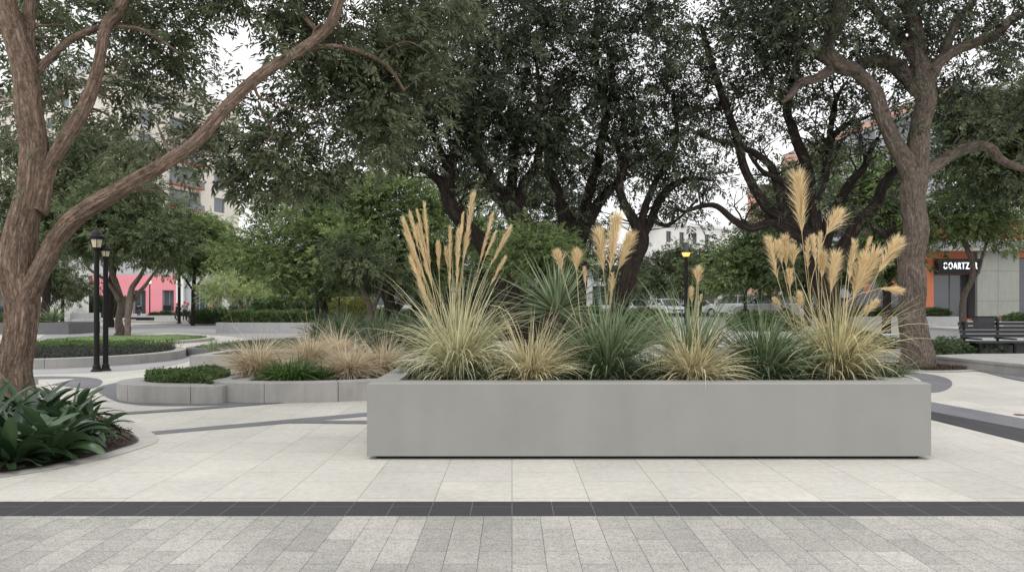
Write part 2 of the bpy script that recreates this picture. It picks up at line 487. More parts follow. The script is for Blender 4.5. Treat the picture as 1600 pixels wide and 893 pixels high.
# ------------------------------------------------------------------ ground and paving
def axis(lo, hi, dense_lo, dense_hi, step):
    a = list(np.arange(dense_lo, dense_hi + 1e-6, step))
    x = dense_lo; s = step
    left = []
    while x > lo:
        s *= 1.5; x -= s; left.append(max(x, lo))
    x = dense_hi; s = step; right = []
    while x < hi:
        s *= 1.5; x += s; right.append(min(x, hi))
    return np.array(left[::-1] + a + right)

gx = axis(-700, 700, -24, 36, 2.0); gy = axis(-60, 1100, -10, 66, 2.0)
V = np.array([[x, y, gz(x, y)] for y in gy for x in gx])
nx, ny = len(gx), len(gy)
Fc = [[j * nx + i, j * nx + i + 1, (j + 1) * nx + i + 1, (j + 1) * nx + i] for j in range(ny - 1) for i in range(nx - 1)]
b = MB(); b.add(V, Fc)
tagp(b.build('ground', M['pave'], smooth=True), kind='structure')

def sheet(name, pts, mat, dz=0.004, terrain=False, grid=2.0):
    """flat sheet laid on the ground; pts world xy"""
    bm = bmesh.new()
    vs = [bm.verts.new((p[0], p[1], 0)) for p in pts]
    f = bm.faces.new(vs)
    if f.normal.z < 0: f.normal_flip()
    bmesh.ops.triangulate(bm, faces=bm.faces[:])
    if terrain:
        for k in range(3):
            bmesh.ops.subdivide_edges(bm, edges=[e for e in bm.edges if e.calc_length() > grid], cuts=1)
            bmesh.ops.triangulate(bm, faces=bm.faces[:])
    bm.normal_update()
    for f in bm.faces:
        if f.normal.z < 0: f.normal_flip()
    for v in bm.verts: v.co.z = gz(v.co.x, v.co.y) + dz
    me = bpy.data.meshes.new(name); bm.to_mesh(me); bm.free()
    me.materials.append(mat)
    o = bpy.data.objects.new(name, me); COL.objects.link(o)
    return tagp(o, kind='structure')

def gp(*pp): return [tuple(G(x, y))[:2] for x, y in pp]

y0, y1 = 1725 / (806.5 - HZ), 1725 / (783.5 - HZ)
sheet('front_paving', [(-9, 0.4), (9, 0.4), (9, y0), (-9, y0)], M['pave_front'])
sheet('dark_band', [(-11, y0), (11, y0), (11, y1), (-11, y1)], M['band'], 0.004)

def strip(name, cl, wd, mat, dz=0.004):
    """ribbon of constant width wd along a smooth centre line (world xy)"""
    C_ = catmull(cl, 10)
    T = np.gradient(C_, axis=0); T /= np.linalg.norm(T, axis=1)[:, None]
    Nn = np.stack([-T[:, 1], T[:, 0]], 1)
    wd = np.interp(np.linspace(0, 1, len(C_)), np.linspace(0, 1, len(wd)), wd) if isinstance(wd, (list, tuple)) else np.full(len(C_), wd)
    A = C_ + Nn * wd[:, None] / 2; B_ = C_ - Nn * wd[:, None] / 2
    mb = MB(); n = len(C_)
    V = [(p[0], p[1], gz(p[0], p[1]) + dz) for p in A] + [(p[0], p[1], gz(p[0], p[1]) + dz) for p in B_]
    mb.add(V, [[n + i, n + i + 1, i + 1, i] for i in range(n - 1)])
    return tagp(mb.build(name, mat), kind='structure')

# bands running across behind the big planter
sheet('grey_band', gp((1380, 616), (1457, 628), (1700, 672), (1700, 689), (1457, 643), (1380, 630)), M['pave_dark'], 0.004)
sheet('dark_band', gp((1380, 630), (1457, 643), (1700, 689), (1700, 716), (1457, 656), (1380, 641)), M['band'], 0.0045)
sheet('dark_band', gp((222, 677), (236, 674), (440, 656), (575, 644), (640, 640), (640, 646), (575, 650), (440, 662), (240, 679)), M['pave_dark'], 0.004)
sheet('dark_band', gp((440, 661), (480, 657), (575, 657), (640, 658), (640, 663), (575, 662), (480, 661)), M['pave_dark'], 0.006)
# dark sweep round the crescent planter
def smooth_px(pp, n=6, closed=True):
    return [tuple(p) for p in catmull([tuple(G(x, y))[:2] for x, y in pp], n, closed)]
sheet('grey_sweep', smooth_px([(150, 609), (158, 603), (185, 597), (215, 594), (300, 590), (420, 590), (560, 605), (560, 618), (440, 629), (340, 633), (250, 634), (195, 630), (168, 621)]), M['pave_dark'], 0.004)
sheet('grey_sweep', gp((165, 646), (300, 637), (440, 627), (450, 629), (310, 640), (175, 649)), M['pave_dark'], 0.008)
sheet('grey_sweep', smooth_px([(20, 592), (60, 588), (110, 588), (150, 591), (160, 598), (140, 607), (100, 603), (60, 600), (20, 603)]), M['pave_dark'], 0.006)
sheet('grey_sweep', smooth_px([(-60, 583), (60, 584), (160, 581), (240, 575), (290, 566), (300, 558), (285, 552), (200, 556), (-60, 566)]), M['pave_mid'], 0.004)
sheet('pale_wedge', gp((60, 593), (118, 592), (60, 606)), M['pave'], 0.010)
# darker paving of the middle plaza
sheet('grey_sweep', smooth_px([(170, 527), (260, 519), (330, 523), (420, 531), (520, 533), (600, 520), (560, 512), (400, 508), (260, 505), (150, 508), (90, 516), (60, 530), (90, 540)]), M['pave_mid'], 0.004)
sheet('grey_sweep', [(14, 24), (18, 36), (31, 42), (38, 34), (34, 24)], M['pave_mid'], 0.006, True)
# dark ring by the right-hand tree
sheet('grey_sweep', smooth_px([(1330, 580), (1400, 580.5), (1450, 584), (1480, 591), (1488, 600), (1478, 609), (1455, 613), (1400, 612), (1330, 606)]), M['pave_dark'], 0.006)
sheet('pale_ring', smooth_px([(1320, 583), (1390, 584), (1425, 589), (1440, 596), (1430, 603), (1390, 606), (1320, 600)]), M['pave'], 0.010)
strip('grey_band', [tuple(G(*p))[:2] for p in ((1440, 579), (1500, 577), (1545, 580), (1600, 592), (1680, 606))], [0.25, 0.4, 0.5, 0.55], M['pave_dark'], 0.011)
# street
sheet('road', [(-30, 58), (60, 54), (90, 60), (90, 80), (-30, 80)], M['asphalt'], 0.02, True, 3.0)
sheet('road', [(7, 40), (15, 42), (22, 60), (10, 60), (4, 56)], M['pave_mid'], 0.006, True, 2.0)
sheet('pavement', [(-95, 62), (-28, 62), (-28, 100), (-95, 100)], M['pave'], 0.006)

# drain cover at the right edge
b = MB(); b.lathe([(0.07, 0), (0.07, 0.004), (0.05, 0.006), (0.0001, 0.006)], (0, 0, 0), 20)
dr = b.build('drain_cover', plain('rusty iron', (0.16, 0.07, 0.06), 0.8)); dr.location = G(1593, 648, 0) + Vector((0, 0, 0.006))
tagp(dr, 'small round rusty drain cover set in the paving at the far right', 'drain cover')

# ------------------------------------------------------------------ planters and kerbs
def normals_in(C_):
    T = np.roll(C_, -1, 0) - np.roll(C_, 1, 0); T /= np.linalg.norm(T, axis=1)[:, None]
    Nn = np.stack([-T[:, 1], T[:, 0]], 1)
    area = 0.5 * np.sum(C_[:, 0] * np.roll(C_[:, 1], -1) - np.roll(C_[:, 0], -1) * C_[:, 1])
    return Nn if area > 0 else -Nn

def resample(C_, step):
    P = np.vstack([C_, C_[:1]]); L = np.r_[0, np.cumsum(np.linalg.norm(np.diff(P, axis=0), axis=1))]
    n = max(12, int(L[-1] / step)); s = np.linspace(0, L[-1], n, endpoint=False)
    return np.stack([np.interp(s, L, P[:, k]) for k in (0, 1)], 1)

def kerb_mb(contour, width, z0, h, block=1.15, gap=0.010, bev=0.008, batter=0.0):
    C_ = resample(contour, 0.08)
    Nn = normals_in(C_)
    for _ in range(3): Nn = (np.roll(Nn, 1, 0) + Nn + np.roll(Nn, -1, 0)) / 3
    if np.sum(C_[:, 0] * np.roll(C_[:, 1], -1) - np.roll(C_[:, 0], -1) * C_[:, 1]) < 0:
        C_ = C_[::-1]; Nn = Nn[::-1]
    n = len(C_); per = max(3, int(block / 0.08))
    prof = [(0, 0), (batter, h - bev), (batter + bev, h), (width - bev, h), (width, h - bev), (width, 0)]
    mb = MB()
    starts = list(range(0, n, per))
    if len(starts) > 1 and n - starts[-1] < per // 2: starts.pop()
    for si, s in enumerate(starts):
        e = starts[si + 1] if si + 1 < len(starts) else n
        idx = [k % n for k in range(s, e + 1)]
        P = C_[idx].copy(); Q_ = Nn[idx]
        t = P[1] - P[0]; P[0] += t / np.linalg.norm(t) * gap
        V = []
        for p, q in zip(P, Q_):
            for a, z in prof: V.append((p[0] + q[0] * a, p[1] + q[1] * a, z0 + z))
        m = len(P); k = len(prof)
        Fc = [[i * k + j, (i + 1) * k + j, (i + 1) * k + (j + 1) % k, i * k + (j + 1) % k] for i in range(m - 1) for j in range(k)]
        mb.add(V, Fc, tone=rnd.random())
        mb.add(V[:k], [list(range(k))]); mb.add(V[-k:], [list(range(k))[::-1]])
    return mb, C_, Nn

def fill_mesh(name, poly, z, mat, parent=None, bumpy=0.0, dome=0.0):
    bm = bmesh.new()
    c = poly.mean(0)
    rings = 8; n = len(poly)
    prev = None
    for r in range(rings + 1):
        f = 1 - r / (rings + 0.0)
        if r == rings: cur = [bm.verts.new((c[0], c[1], z + dome))]
        else:
            cur = []
            for i in range(n):
                p = c + (poly[i] - c) * f
                q = bumpy * noise.noise(Vector((p[0] * 2.5, p[1] * 2.5, 3))) if r else 0
                cur.append(bm.verts.new((p[0], p[1], z + q + dome * (1 - f * f))))
        if prev:
            for i in range(n):
                if len(cur) > 1: bm.faces.new((prev[i], prev[(i + 1) % n], cur[(i + 1) % n], cur[i]))
                else: bm.faces.new((prev[i], prev[(i + 1) % n], cur[0]))
        prev = cur
    me = bpy.data.meshes.new(name); bm.to_mesh(me); bm.free()
    me.materials.append(mat)
    for p in me.polygons: p.use_smooth = True
    o = bpy.data.objects.new(name, me); COL.objects.link(o)
    if parent: o.parent = parent
    return o

def bed(name, label, cat, contour, width, h, mat, soil, group=None, z0=0.0, soil_drop=0.05, block=1.15, dome=0.0, batter=0.0):
    C_ = catmull(contour, 12, True) if len(contour) < 40 else np.array(contour)
    c = C_.mean(0)
    root = empty(name, (c[0], c[1], z0), label, cat, group)
    mb, R_, Nn = kerb_mb(C_, width, z0, h, block, batter=batter)
    local(mb.build('kerb', mat, root), root)
    inner = R_ + Nn * (width - 0.02)
    local(fill_mesh('soil', inner, z0 + h - soil_drop, soil, root, 0.02, dome), root)
    return root, inner

def rect(x0, x1, y0, y1, rz=0):
    P = []
    for a, b_ in (((x0, y0), (x1, y0)), ((x1, y0), (x1, y1)), ((x1, y1), (x0, y1)), ((x0, y1), (x0, y0))):
        for k in range(20): P.append((a[0] + (b_[0] - a[0]) * k / 20, a[1] + (b_[1] - a[1]) * k / 20))
    P = np.array(P); c = np.array([(x0 + x1) / 2, (y0 + y1) / 2])
    ca, sa = math.cos(rz), math.sin(rz)
    return (P - c) @ np.array([[ca, sa], [-sa, ca]]) + c

def box_planter(name, label, x0, x1, y0, y1, h, mat, rim=0.12, z0=0, group=None, rz=0, taper=0.0, gapbase=0.0, soil_drop=0.05):
    """rectangular planter: hollow body with a rim, soil inside"""
    cx, cy = (x0 + x1) / 2, (y0 + y1) / 2
    root = empty(name, (cx, cy, z0), label, 'planter', group, rz)
    hx, hy = (x1 - x0) / 2, (y1 - y0) / 2
    bv = 0.012
    def ring(ax, ay, z): return [(-ax, -ay, z), (ax, -ay, z), (ax, ay, z), (-ax, ay, z)]
    V = []
    prof = [(-taper, gapbase), (-bv, h - bv), (bv * -1 - bv, h), (-rim, h), (-rim, h - 0.3 if h > 0.35 else 0.02)]
    prof[1] = (0, h - bv); 
    for a, z in prof: V += ring(hx + a, hy + a, z)
    Fc = [[k * 4 + i, k * 4 + (i + 1) % 4, (k + 1) * 4 + (i + 1) % 4, (k + 1) * 4 + i] for k in range(len(prof) - 1) for i in range(4)]
    mb = MB(); mb.add(V, Fc); mb.add(V[:4], [[3, 2, 1, 0]])
    mb.build('planter_body', mat, root)
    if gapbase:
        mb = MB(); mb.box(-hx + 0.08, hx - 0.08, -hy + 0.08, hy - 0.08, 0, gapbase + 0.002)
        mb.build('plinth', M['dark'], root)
    mb = MB(); n = 16
    gxs = np.linspace(-hx + rim, hx - rim, n); gys = np.linspace(-hy + rim, hy - rim, 8)
    V = [(x, y, h - soil_drop + 0.02 * noise.noise(Vector((x * 3, y * 3, 1)))) for y in gys for x in gxs]
    mb.add(V, [[j * n + i, j * n + i + 1, (j + 1) * n + i + 1, (j + 1) * n + i] for j in range(7) for i in range(n - 1)])
    mb.build('soil', M['soil'], root)
    return root

PX0, PX1, PY0, PY1 = -1.42, 4.10, 7.2, 9.0
box_planter('rectangular_planter', 'long smooth grey rectangular planter filled with ornamental grasses', PX0, PX1, PY0, PY1, 0.75, M['planter'], 0.27, gapbase=0.035, soil_drop=0.035)

A_c = [(-6.5, 12.5), (-6.42, 11.95), (-5.95, 11.5), (-5.3, 11.35), (-4.62, 11.33), (-4.45, 11.6), (-4.4, 12.6), (-4.8, 13.3), (-5.5, 13.5), (-6.15, 13.15)]
rA, inA = bed('curved_planter', 'low concrete crescent planter with green ground cover left of the tan grasses', 'planter', A_c, 0.42, 0.27, M['conc'], M['soil'])
B_c = [(-4.95, 12.9), (-4.98, 12.1), (-4.6, 11.6), (-4.0, 11.4), (-3.3, 11.42), (-2.6, 11.6), (-1.95, 11.95), (-1.2, 12.6), (-0.7, 13.6), (-0.8, 15.0), (-2.0, 16.0), (-3.6, 15.9), (-4.6, 14.6)]
rB, inB = bed('curved_planter', 'rounded concrete planter holding tan bunch grasses, just behind the rectangular planter', 'planter', B_c, 0.34, 0.31, M['conc'], M['soil'])
box_planter('low_planter', 'plain concrete planter block behind the crescent planter', -7.8, -4.9, 17.8, 20.2, 0.31, M['conc'], 0.35)
th = np.linspace(0, 2 * np.pi, 30, endpoint=False)
def ell(cx, cy, rx, ry, a=0): return [(cx + rx * math.cos(t) * math.cos(a) - ry * math.sin(t) * math.sin(a), cy + rx * math.cos(t) * math.sin(a) + ry * math.sin(t) * math.cos(a)) for t in th]
rD, inD = bed('round_planter', 'round concrete planter with grey ground cover beside the twin lamp posts', 'planter', ell(-12.35, 20.5, 2.95, 3.2), 0.30, 0.24, M['conc'], M['soil'])
rE, inE = bed('lawn_bed', 'oval lawn with pale kerb round the forked tree', 'lawn bed', ell(-16.3, 31.3, 3.3, 3.9), 0.35, 0.12, M['kerb_pale'], M['lawn'], soil_drop=0.0, dome=0.06)
rF, inF = bed('low_planter', 'dark fronted curved planter with small spiky plants beyond the crescent planter', 'planter', [(-10.0, 23.5), (-9.8, 22.2), (-8.6, 21.8), (-6.6, 22.0), (-5.0, 23.4), (-5.2, 26.5), (-7.5, 29.0), (-9.6, 27.0)], 0.25, 0.24, M['conc_dk'], M['soil'])
rK, inK = bed('low_planter', 'wide low planter packed with dark strappy plants under the green trees', 'planter', [(-8.3, 30), (-7.0, 25), (-5.6, 21.2), (-3.8, 18.6), (-1.5, 17.6), (-0.3, 18.8), (-0.6, 24), (-1.5, 30), (-3.5, 33.5), (-6.5, 33.5)], 0.3, 0.3, M['conc'], M['soil'])
# mulch beds of the two near trees, flush kerb
def flush_bed(name, contour, kw, mulch_mat, kerbmat, dz=0.005):
    C_ = resample(catmull(contour, 12, True), 0.12); Nn = normals_in(C_)
    for _ in range(3): Nn = (np.roll(Nn, 1, 0) + Nn + np.roll(Nn, -1, 0)) / 3
    O_ = C_ - Nn * kw
    mb = MB(); n = len(C_)
    V = [(p[0], p[1], dz) for p in C_] + [(p[0], p[1], dz) for p in O_]
    V2 = [(p[0], p[1], 0.0) for p in C_]
    mb.add(V, [[i, (i + 1) % n, n + (i + 1) % n, n + i][::-1] for i in range(n)])
    tagp(mb.build('bed_kerb', kerbmat), kind='structure')
    e = MB()
    V = [(p[0], p[1], dz + 0.003) for p in C_ ] + [(p[0], p[1], dz + 0.003) for p in C_ - Nn * 0.02]
    e.add(V, [[i, (i + 1) % n, n + (i + 1) % n, n + i][::-1] for i in range(n)])
    tagp(e.build('bed_edging', M['frame']), kind='structure')
    o = fill_mesh('mulch', C_, dz - 0.004, mulch_mat, None, 0.035, 0.06)
    return tagp(o, kind='structure'), C_
T1_c = [(-4.6, 6.63), (-4.26, 7.2), (-4.14, 7.75), (-4.2, 8.25), (-4.95, 9.2), (-5.9, 10.3), (-7.2, 11.0), (-8.8, 10.6), (-9.6, 8.8), (-8.6, 7.0), (-6.6, 6.2), (-5.4, 6.3)]
m1, T1C = flush_bed('tree_bed', T1_c, 0.22, M['mulch'], M['kerb_pale'])
m2, T10C = flush_bed('tree_bed', ell(9.85, 18.0, 1.25, 0.95), 0.3, M['mulch'], M['kerb_pale'], 0.014)

def slabwall(name, label, x0, x1, y0, y1, h, mat, z0=0, group=None, rz=0):
    root = bpy.data.objects.new(name, None)
    mb = MB(); hx, hy = (x1 - x0) / 2, (y1 - y0) / 2
    mb.box(-hx, hx, -hy, hy, 0, h - 0.05)
    mb.box(-hx - 0.02, hx + 0.02, -hy - 0.02, hy + 0.02, h - 0.05, h)
    o = mb.build(name, mat); o.location = ((x0 + x1) / 2, (y0 + y1) / 2, z0); o.rotation_euler = (0, 0, rz)
    bpy.data.objects.remove(root)
    return tagp(o, label, 'low wall', group)

box_planter('rectangular_planter', 'light grey planter with clipped hedge left of the yellow flower bed', -16.5, -9.6, 41, 46, 0.58, M['conc_lt'], 0.2)
box_planter('rectangular_planter', 'grey planter with low hedge where the group of people stands', -32.0, -22.5, 69, 73, 0.55, M['conc_lt'], 0.2)
box_planter('rectangular_planter', 'dark grey planter with spiky plant left of the big trunk and lamps', -32, -23.5, 39, 42, 0.63, M['conc_dk'], 0.2)
box_planter('rectangular_planter', 'pale grey planter with rusty green palm like shrub near the white column', -44, -40.2, 69, 72, 0.85, M['conc_lt'], 0.2)
slabwall('low_wall', 'low pale stone step in front of the palm like shrub', -39.5, -34.5, 66, 67.5, 0.3, M['conc_lt'])
slabwall('low_wall', 'long low grey wall behind the forked tree', -38.5, -29.5, 74, 75, 0.55, M['conc_lt'])
slabwall('low_wall', 'white stone step at the feet of the group of people', -33.5, -27.4, 64.5, 66.0, 0.22, M['kerb_pale'])
slabwall('low_wall', 'distant white wall across the street between thin trunks', -12, -2.0, 56.5, 57, 0.75, M['white'])
slabwall('black_bench', 'low black block bench in front of the man in black', -36.9, -34.6, 70.4, 71.2, 0.42, M['black'])['category'] = 'bench'
box_planter('rectangular_planter', 'light grey planter with dark hedge behind the right-hand trunk', 20.0, 26.2, 43, 45.5, 0.70, M['conc_lt'], 0.2, z0=gz(22, 43) - 0.08)
box_planter('rectangular_planter', 'small tapered grey planter with shrubs left of the right-hand trunk', 9.0, 10.75, 20.2, 21.6, 0.32, M['conc'], 0.1, taper=0.1)
slabwall('low_wall', 'pale wall strip behind the tall pampas grass at right', 13.8, 18.5, 30, 31, 0.35, M['conc_lt'])
box_planter('rectangular_planter', 'pale planter with low shrubs at the far right behind the black bench', 18.4, 24, 27.5, 29, 0.92, M['conc_lt'], 0.15)

# low stone seat slab under the bench, right edge
mb = MB()
pts = [(10.55, 18.55), (10.93, 15.7), (11.9, 13.6), (15.5, 16.0), (15.0, 19.3), (12.0, 19.2)]
mb.prism(pts, 0.0, 0.2)
mb.prism([(p[0] * 1.0 + (-0.02 if p[0] < 12 else 0.02), p[1] + (-0.02 if p[1] < 17 else 0.02)) for p in pts], 0.2, 0.26)
o = mb.build('stone_slab_seat', M['conc'])
tagp(o, 'low broad concrete slab seat in front of the black bench', 'slab seat')

# ------------------------------------------------------------------ foliage generators
def rotmats(d, roll):
    """rotation matrices with x axis along d (n,3), rolled about it"""
    d = d / (np.linalg.norm(d, axis=1)[:, None] + 1e-9)
    up = np.where(np.abs(d[:, 2:3]) < 0.95, np.array([[0, 0, 1.0]]), np.array([[1.0, 0, 0]]))
    y = np.cross(up, d); y /= np.linalg.norm(y, axis=1)[:, None]
    z = np.cross(d, y)
    c, s = np.cos(roll)[:, None], np.sin(roll)[:, None]
    y2 = y * c + z * s; z2 = -y * s + z * c
    return np.stack([d, y2, z2], -1)

def spray_template(nl=9, L=0.32, ll=0.11, lw=0.034, rng=R, fold=0.15):
    V = []
    for i in range(nl):
        t = (i + 1) / nl
        side = -1 if i % 2 else 1
        base = np.array([L * t * 0.9, 0, -0.25 * L * t * t])
        ang = side * (1.25 - 0.75 * t) + rng.normal(0, 0.18)
        if i == nl - 1: ang = 0.1
        dr = np.array([math.cos(ang), math.sin(ang), -0.25 + rng.normal(0, 0.22)]); dr /= np.linalg.norm(dr)
        pr = np.cross(dr, [0, 0, 1]); pr /= np.linalg.norm(pr)
        nrm = np.cross(pr, dr)
        l = ll * (0.75 + 0.4 * math.sin(t * 2.6)) * rng.uniform(0.85, 1.15)
        k = rng.normal(0, 0.35)
        pw = pr * math.cos(k) + nrm * math.sin(k)
        mid = base + dr * l * 0.45 + nrm * 0.1 * l
        V += [base, mid - pw * lw / 2, base + dr * l, mid + pw * lw / 2]
    return np.array(V)

def sprays(mb, pos, dirs, sizes, tone, templates, rng=R):
    n = len(pos)
    which = rng.integers(0, len(templates), n)
    roll = rng.normal(0, 0.5, n)
    Rm = rotmats(dirs, roll)
    for k, T in enumerate(templates):
        ix = np.where(which == k)[0]
        if len(ix) == 0: continue
        P = np.einsum('nij,vj->nvi', Rm[ix], T) * sizes[ix][:, None, None] + pos[ix][:, None, :]
        nv = len(T); q = nv // 4
        Fc = np.arange(len(ix) * nv).reshape(-1, 4)
        tn = np.repeat(tone[ix], q) + rng.normal(0, 0.17, len(ix) * q)
        mb.add(P.reshape(-1, 3), Fc, np.clip(tn, 0, 1))

TPL_NEAR = [spray_template(9, 0.22, 0.115, 0.036) for _ in range(6)]
TPL_MID = [spray_template(8, 0.24, 0.13, 0.046) for _ in range(5)]
TPL_FAR = [spray_template(7, 0.30, 0.19, 0.078) for _ in range(5)]
TPL_FINE = [spray_template(12, 0.3, 0.07, 0.02) for _ in range(4)]

def jitter_path(a, b_, n, amt, rng, sag=0.0):
    t = np.linspace(0, 1, n)[:, None]
    P = a + (b_ - a) * t
    L = np.linalg.norm(b_ - a)
    J = rng.normal(0, amt * L, (n, 3)); J[0] = 0; J[-1] = 0
    J = (J + np.roll(J, 1, 0)) / 2; J[0] = 0; J[-1] = 0
    P = P + J
    P[:, 2] += np.sin(t[:, 0] * np.pi) * L * sag
    return P

def tree(name, label, cat, limbs, blobs, barkm, leafm, tpl=TPL_MID, per=24, sigma=0.42, size=1.0, seed=1, group=None,
         sides=14, rough=0.10, droop=0.35, twig_r=0.012, step=0.12, shell=0.5, tonebias=0.0, upd=False, subs=3, base=None, wscale=1.0, wig=0.08, sprigs=0):
    """limbs: list of [(px,py,d,diameter px),...]; blobs: (px,py,d,rx,ry,rz,n)"""
    rng = np.random.default_rng(seed)
    L0 = limbs[0]
    p0 = Q(*L0[0][:3]) if base is None else Vector(base)
    root = empty(name, (p0.x, p0.y, gz(p0.x, p0.y)), label, cat, group)
    wood = MB()
    nodes, nrad, ndir = [], [], []
    for li, lb in enumerate(limbs):
        P = [np.array(Q(a, b_, d)) for a, b_, d, _ in lb]
        r = [w_ * d / F / 2 * wscale for _, _, d, w_ in lb]
        if li == 0: P[0][2] = gz(P[0][0], P[0][1]) - 0.05
        PP = np.array([np.r_[p, q] for p, q in zip(P, r)])
        n = max(4, int(np.mean(np.linalg.norm(np.diff(np.array(P), axis=0), axis=1)) / step))
        C_ = catmull(PP, n)
        rr = np.clip(C_[:, 3], 0.004, None)
        wob = rr[:, None] * 0.35
        ph = rng.uniform(0, 9)
        for i in range(len(C_)):
            if i and i < len(C_) - 1:
                s = i * step
                C_[i, :3] += wob[i] * np.array([noise.noise(Vector((s * 1.3, ph, 0))), noise.noise(Vector((s * 1.3, ph, 5))), 0])
        wood.tube(C_[:, :3], rr, sides if rr.max() > 0.05 else 7, rough=rough if rr.max() > 0.06 else 0, seed=ph)
        k0 = 0 if li else int(len(C_) * 0.35)
        for i in range(k0, len(C_), 2):
            nodes.append(C_[i, :3]); nrad.append(rr[i])
    cl = []
    for (px, py, d, rx, ry, rz, n) in blobs:
        c = np.array(Q(px, py, d))
        u = rng.normal(size=(n, 3)); u /= np.linalg.norm(u, axis=1)[:, None]
        rad = rng.uniform(0, 1, n) ** (1 / 3.0); rad = shell + (1 - shell) * rad if shell else rad
        rad = np.maximum(rad, 0.05) * rng.uniform(0.55, 1.0, n)
        cl.append(np.c_[c + u * rad[:, None] * np.array([rx, ry, rz]), np.full(n, c[0]), np.full(n, c[1]), np.full(n, c[2] - rz * 0.4)])
    cl = np.concatenate(cl)
    ND = np.array(nodes)
    dist = np.array([np.min(np.linalg.norm(ND - c[:3], axis=1)) for c in cl])
    cl = cl[np.argsort(dist)]
    nodes = list(map(np.array, nodes))
    NDA = np.array(nodes); NRA = np.array(nrad)
    P_, D_, S_, T_ = [], [], [], []
    for c in cl:
        cc = c[:3]
        dd = np.linalg.norm(NDA - cc, axis=1) + 0.15 * np.maximum(0, NDA[:, 2] - cc[2])
        j = int(np.argmin(dd)); a = NDA[j]; ln = np.linalg.norm(cc - a)
        r0 = min(NRA[j] * 0.6, twig_r * (0.7 + 0.8 * ln))
        r0 = max(r0, 0.006)
        if ln > 0.15:
            pth = jitter_path(a, cc, max(4, int(ln / 0.25) + 2), wig, rng, 0.06)
            pth = catmull(pth, 2)
            wood.tube(pth, np.linspace(r0, max(0.004, r0 * 0.35), len(pth)), 5 if r0 < 0.03 else 7, caps=False, seed=rng.uniform(0, 5))
            m = len(pth)
            NDA = np.vstack([NDA, pth[1:]]); NRA = np.r_[NRA, np.linspace(r0, max(0.004, r0 * 0.35), m)[1:]]
        ct = np.clip(rng.normal(0.44 + tonebias, 0.2), 0.05, 0.95)
        # several sub-clumps, joined by twiglets
        for s in range(subs):
            sc = cc + rng.normal(0, sigma * 0.75, 3) * np.array([1, 1, 0.7])
            pth = jitter_path(cc, sc, 4, 0.08, rng, 0.0)
            wood.tube(pth, np.linspace(max(0.004, r0 * 0.35), 0.003, 4), 4, caps=False)
            k = max(3, int(per / subs))
            off = rng.normal(0, sigma * 0.42, (k, 3)) * np.array([1, 1, 0.75])
            ps = sc + off
            out = ps - c[3:6]; out /= np.linalg.norm(out, axis=1)[:, None] + 1e-6
            dr = 0.6 * off / (sigma * 0.42) + 0.5 * out + rng.normal(0, 0.35, (k, 3))
            dr[:, 2] -= droop
            if upd: dr[:, 2] += 2 * droop
            P_.append(ps); D_.append(dr); S_.append(rng.uniform(0.75, 1.2, k) * size)
            T_.append(np.full(k, ct) + rng.normal(0, 0.06, k))
    cand = np.array([i for i in range(len(ND)) if NRA[i] > 0.02 and ND[i][2] > 3.0 * (1 if d > 14 else .9)])
    for s in range(sprigs):
        i = int(rng.choice(cand)); a = ND[i]
        dr = rng.normal(0, 1, 3); dr[1] *= .6; dr[2] = abs(dr[2]) * .9 + .1
        if d < 14: dr[1] = abs(dr[1]) + .8
        dr /= np.linalg.norm(dr)
        ln = rng.uniform(.5, 1.5) * (1 if d > 14 else .55)
        e = a + dr * ln
        r0 = min(NRA[i] * .45, .028)
        pth = catmull(jitter_path(a, e, 6, .10, rng, .05), 2)
        wood.tube(pth, np.linspace(r0, .004, len(pth)), 5, caps=False)
        for q in range(rng.integers(1, 4)):
            k_ = int(rng.integers(3, len(pth)))  if len(pth) > 4 else 2
            a2 = pth[k_]; d2 = dr + rng.normal(0, .7, 3); d2 /= np.linalg.norm(d2); e2 = a2 + d2 * ln * rng.uniform(.3, .7)
            p2_ = jitter_path(a2, e2, 5, .1, rng, .03)
            wood.tube(p2_, np.linspace(r0 * .5, .003, 5), 4, caps=False)
            if rng.random() < .6:
                k = int(rng.integers(4, 12)); off = rng.normal(0, .16, (k, 3))
                P_.append(e2 + off); dd_ = off * 3 + rng.normal(0, .4, (k, 3)) + d2 * .4; dd_[:, 2] -= droop
                D_.append(dd_); S_.append(rng.uniform(.75, 1.15, k) * size); T_.append(np.clip(rng.normal(.45, .15, k), 0, 1))
    local(wood.build('trunk', barkm, root, smooth=True, bark=True), root)
    lv = MB()
    sprays(lv, np.concatenate(P_), np.concatenate(D_), np.concatenate(S_), np.concatenate(T_), tpl, rng)
    local(lv.build('crown', leafm, root), root)
    return root

